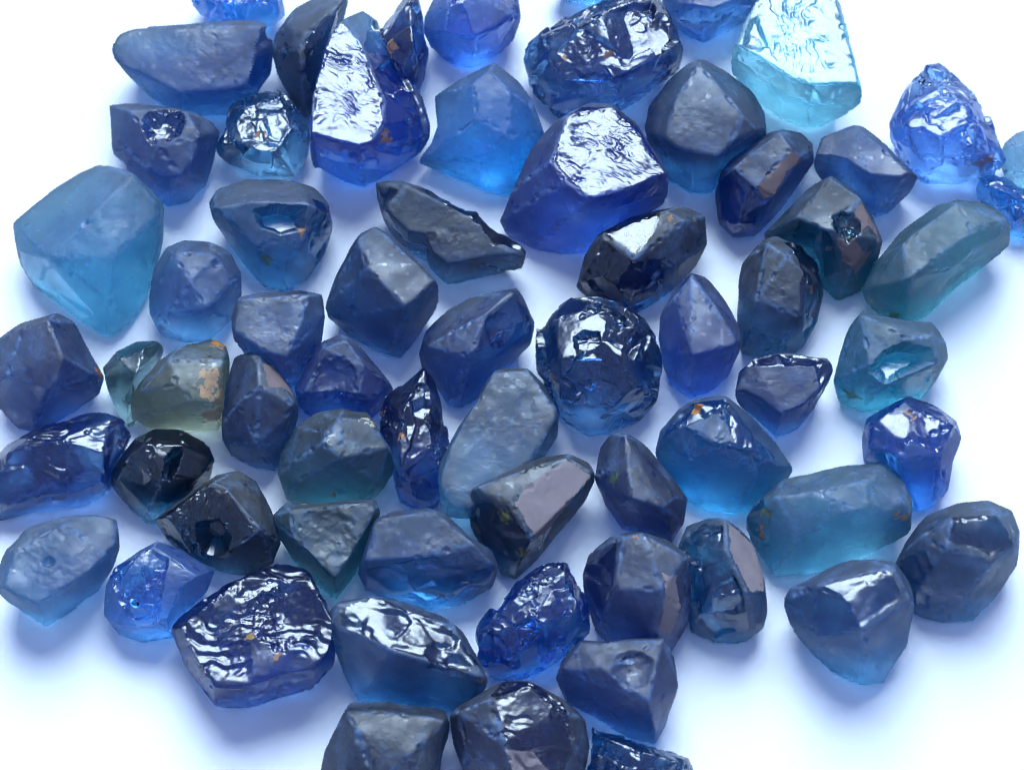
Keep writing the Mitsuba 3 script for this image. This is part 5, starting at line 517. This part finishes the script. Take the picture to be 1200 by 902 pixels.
def build(i, s):
    rng = np.random.default_rng(1000 + i)
    rim, top, base = (np.asarray(s[k], float) for k in ('rim', 'top', 'base'))
    c = np.array([rim[:, 0].mean(), rim[:, 1].mean(), s['h'] * 0.42])
    allpts = np.vstack([rim, top, base])
    planes = unique_planes(ConvexHull(allpts))
    ball = BALL[6 if s.get('fine') else 5]
    d, faces = ball.vertices, ball.faces
    nd = d @ planes[:, :3].T
    dist = -(planes[:, 3] + planes[:, :3] @ c)
    r = np.where(nd > 1e-4, dist / np.maximum(nd, 1e-4), 1e6)
    p = s['p']
    m = r.min(1)
    r = m * (np.power(m[:, None] / r, p).sum(1)) ** (-1.0 / p) * 1.075
    # notches of the outline that the convex facets do not have
    th = np.arctan2(d[:, 1], d[:, 0])
    a, b = rim[:, :2] - c[:2], np.roll(rim[:, :2], -1, 0) - c[:2]
    u = np.stack([np.cos(th), np.sin(th)], 1)
    den = u[:, :1] * (b - a)[:, 1] - u[:, 1:] * (b - a)[:, 0]
    tt = (a[:, 0] * (b - a)[:, 1] - a[:, 1] * (b - a)[:, 0]) / np.where(np.abs(den) < 1e-9, 1e-9, den)
    ss = (a[:, 0] * u[:, 1:] - a[:, 1] * u[:, :1]) / np.where(np.abs(den) < 1e-9, 1e-9, den)
    wall = np.where((tt > 0) & (ss >= -1e-6) & (ss <= 1 + 1e-6), tt, 0).max(1)
    wall = np.where(wall > 0, wall, 1e6) / np.maximum(np.linalg.norm(d[:, :2], axis=1), 1e-3)
    r = (r ** -40.0 + (wall * 1.01) ** -40.0) ** (-1 / 40.0)
    v = c + d * r[:, None]
    seed = 40 * i
    rel = s.get('n', 1.0)
    every = np.where(nd > 1e-4, dist / np.maximum(nd, 1e-4), 1e6)
    first = every.argmin(1)
    turn = (planes[:, :3] @ planes[:, :3].T)[first]                 # how far each facet turns from the one a vertex lies on
    other = np.where(turn < 0.95, every, 1e6).min(1)
    edge = np.clip(1 - (other / every.min(1) - 1) / 0.038, 0, 1)
    wear = edge * np.clip((meshkit.fbm(v * 0.7, 3, seed + 33) - 0.36) * 4, 0, 1) * (v[:, 2] > 0.2 * s['h'])
    r = r - 0.34 * edge * np.clip(pfbm(v * 1.0, 3, seed + 34) * 4 - 0.35, 0, 1)
    # the uneven, water-worn skin
    r = r + rel * (0.26 * perlin(v * 0.22, seed) + 0.09 * perlin(v * 0.55, seed + 4) + 0.034 * pfbm(v * 1.5, 2, seed + 5))
    v = c + d * r[:, None]
    normal = meshkit.arrays((v, faces), True)[2]
    disp = np.zeros(len(v))
    broken = np.zeros(len(v), int)
    for gi, (kind, amp, pts) in enumerate(s['breaks']):
        if pts == 'all':
            inside, w = np.where(v[:, 2] > 0.10 * s['h'], 1.0, -1.0), v - c
        else:
            inside, w, n = in_outline(v, pts, 3.2)
            inside = inside + 0.35 * (meshkit.fbm(v * 1.1, 2, seed + 9) - 0.5)
        inside = np.where(broken > 0, -1, inside)
        weight = np.clip(inside / 0.35, 0, 1)
        ang = rng.uniform(0, math.pi)
        ca, sa = math.cos(ang), math.sin(ang)
        q = np.stack([w[:, 0] * ca - w[:, 1] * sa, w[:, 0] * sa + w[:, 1] * ca, w[:, 2]], 1)
        if kind == 'k':        # a notch with a level, bright floor
            up = np.array([0.0, 0.15, 1.0]) / math.hypot(1, 0.15)
            lo = min(np.dot(np.asarray(x) - c, up) for x in pts)
            floor = np.where(d @ up > 0.05, lo / np.maximum(d @ up, 0.05), 1e6)
            rip = ridged(v * [0.5, 1.6, 1.0] + meshkit.fbm(v * 0.6, 2, seed)[:, None], 3, seed + 3)
            r = np.where(inside > 0, np.minimum(r, np.maximum(floor - amp * rip, 0.45 * r)), r)
            disp = np.where(inside > 0, 0, disp)
            broken = np.where(inside > 0, gi + 1, broken)
            continue
        if kind == 'm':        # a mirror-like face crossed by fine flowing ledges and cracks
            bend = 1.5 * perlin(q * 0.22, seed + 2) + 0.5 * perlin(q * 0.8, seed + 3)
            t1 = q[:, 1] * 0.75 + 1.5 * bend
            t2 = q[:, 1] * 2.1 + q[:, 0] * 0.5 + 2.2 * bend + 0.5 * perlin(q * 1.6, seed + 4)
            m1 = np.clip(0.5 + 1.8 * perlin(q * 0.5, seed + 5), 0, 1)
            m2 = np.clip(0.35 + 2.2 * perlin(q * 0.7, seed + 6), 0, 1)
            calm = np.clip(0.7 + 1.6 * perlin(q * 0.28, seed + 10), 0.4, 1)
            h = 0.42 * steps(t1) * m1 * calm + 0.30 * steps(t2, 0.25) * m2 * calm + 0.6 * perlin(q * 0.3, seed + 7) + 0.16 * pfbm(q * 1.8, 2, seed + 8) * calm
        elif kind == 'w':      # deep flowing folds and ledges
            bend = 1.3 * perlin(q * 0.20, seed + 2) + 0.45 * perlin(q * 0.6, seed + 3)
            t1 = q[:, 1] * 0.42 + 1.6 * bend
            t2 = q[:, 1] * 1.2 + q[:, 0] * 0.25 + 2.4 * bend
            m2 = np.clip(0.5 + 1.8 * perlin(q * 0.5, seed + 6), 0, 1)
            calm = np.clip(0.45 + 2.2 * perlin(q * 0.30, seed + 10), 0.05, 1)
            h = calm * (0.80 * steps(t1, 0.22) + 0.45 * steps(t2, 0.3) * m2 + 0.20 * pfbm(q * 1.7, 2, seed + 8)) + 1.3 * perlin(q * 0.28, seed + 7)
        elif kind == 'c':      # shell-like ripples round a point at the edge
            o = np.array([5.0 * ca, 5.0 * sa, 0])
            far = np.linalg.norm((w - o) * [1, 1, 0.6], axis=1) + 0.8 * perlin(w * 0.4, seed + 4)
            h = 0.5 + 0.45 * steps(far * 0.55, 0.35) * np.clip(0.5 + 1.5 * perlin(w * 0.4, seed + 6), 0, 1) + 0.8 * perlin(w * 0.28, seed + 7)
        elif kind == 'b':      # a scooped slot
            h = np.clip(inside / 0.9, 0, 1) ** 0.7 + 0.10 * meshkit.fbm(w * 1.5, 2, seed + 4)
        else:                  # chips: many small tilted faces
            calm = np.clip(0.4 + 2.4 * perlin(v * 0.30, seed + 19), 0.1, 1)
            h = 0.30 * calm * steps(v[:, 0] * 0.5 * ca + v[:, 1] * 0.5 * sa + v[:, 2] * 0.4 + 1.5 * perlin(v * 0.3, seed + 12), 0.3) + 0.15 * pfbm(v * 1.1, 2, seed + 13)
            for k, size, soft in ((26, 1.0, 0.22), (140, 0.34 * calm, 0.13)):
                near = v[rng.integers(0, len(v), k)] + rng.normal(0, 0.2, (k, 3))
                tilt = rng.normal(0, 0.5 if k < 99 else 0.7, (k, 3))
                off = rng.uniform(0, 0.9, k)
                vv = v + 0.5 * np.stack([pfbm(v * 0.5, 2, seed + 20 + j) for j in range(3)], 1)
                ld, two = cKDTree(near).query(vv, 2)
                hs = [off[two[:, j]] + (tilt[two[:, j]] * (v - near[two[:, j]])).sum(1) for j in (0, 1)]
                mixw = 0.5 * (1 - np.clip((ld[:, 1] - ld[:, 0]) / soft, 0, 1))
                h = h + size * np.clip(hs[0] * (1 - mixw) + hs[1] * mixw, -0.4, 1.6)
        disp = disp + weight * amp * np.clip(h, -0.1, 1.7)
        broken = np.where(inside > 0, gi + 1, broken)
    hollow = np.zeros(len(v), bool)
    for (x, y, z, rad, depth, glassy) in s['pits']:
        e = np.linalg.norm(v - [x, y, z], axis=1) / rad + 0.6 * (meshkit.fbm(v * 1.2, 3, seed + 15) - 0.5)
        disp = disp + depth * np.clip(1 - e ** 2, 0, 1) ** 0.8
        if glassy:
            hollow |= e < 1.0
    v = c + d * np.maximum(r, 0.6)[:, None] - normal * np.clip(disp, -0.3, 0.5 * r)[:, None]
    v[:, 2] = np.maximum(v[:, 2], 0.12 + 0.05 * meshkit.noise(v * 2.0, seed + 30))
    fc = v[faces].mean(1)
    kind = np.zeros(len(faces), int)                      # 0 worn skin, 1.. fracture faces, 50.. hollows, 100.. stains
    vote = broken[faces]
    kind = np.where((vote[:, 0] == vote[:, 1]) | (vote[:, 0] == vote[:, 2]), vote[:, 0], vote[:, 1])
    kind = np.where(hollow[faces].sum(1) >= 2, 50, kind)
    for si, (tone, pts) in enumerate(s['films']):
        inside = in_outline(fc, pts, 1.6)[0] + 0.5 * (meshkit.fbm(fc * 1.6, 3, seed + 70 + si) - 0.5)
        kind = np.where((inside > 0) & (kind < 50), 200 + si, kind)
    for si, (x, y, z, rad, tone) in enumerate(s['stains']):
        e = np.linalg.norm(fc - [x, y, z], axis=1) / rad + 2.6 * (meshkit.fbm(fc * 1.9, 4, seed + 60 + si) - 0.45)
        kind = np.where(e < 0.9, 100 + si, kind)
    return v * 0.001, faces, kind, wear

for i, s in enumerate(STONES):
    v, faces, kind, wear = build(i, s)
    key = 'rough_sapphire' + ('_%03d' % i if i else '')
    labels[key] = {'label': s['label'], 'category': 'gemstone', 'group': 'rough blue sapphires heaped on the paper'}
    inner = {'type': 'ref', 'id': 'gem_' + s['gem']}
    everything = s['breaks'] and s['breaks'][0][2] == 'all'
    used, count = {}, {}
    for k in np.unique(kind):
        f = faces[kind == k]
        if len(f) < 6 and k:
            k0 = kind == k
            kind[k0] = 0
    for k in np.unique(kind):
        f = faces[kind == k]
        idx, back = np.unique(f, return_inverse=True)
        mesh = (v[idx], back.reshape(-1, 3))
        if k == 0:
            sub, mat, text = 'worn_skin', 'worn_' + s['gem'], None
        elif k < 50:
            sub, mat, text = 'fracture_face', 'broken_' + s['gem'], None
        elif k == 50:
            sub, mat, text = 'hollow', 'broken_' + s['gem'], 'dark glassy hollow'
        else:
            tone = s['stains'][k - 100][4] if k < 200 else s['films'][k - 200][0]
            sub, mat, text = ('tinted_facet' if 'film' in tone else 'mineral_stain'), 'stain_' + tone, STAIN_NAME[tone]
        count[sub] = count.get(sub, -1) + 1
        name = key + '__' + sub + ('_%03d' % count[sub] if count[sub] else '')
        scene[name] = mikit.ply(mesh, mat, smooth=True, uv=None if k else np.stack([wear[idx], wear[idx] * 0], 1))
        scene[name]['interior'] = inner
        if text:
            labels[name] = {'label': text}
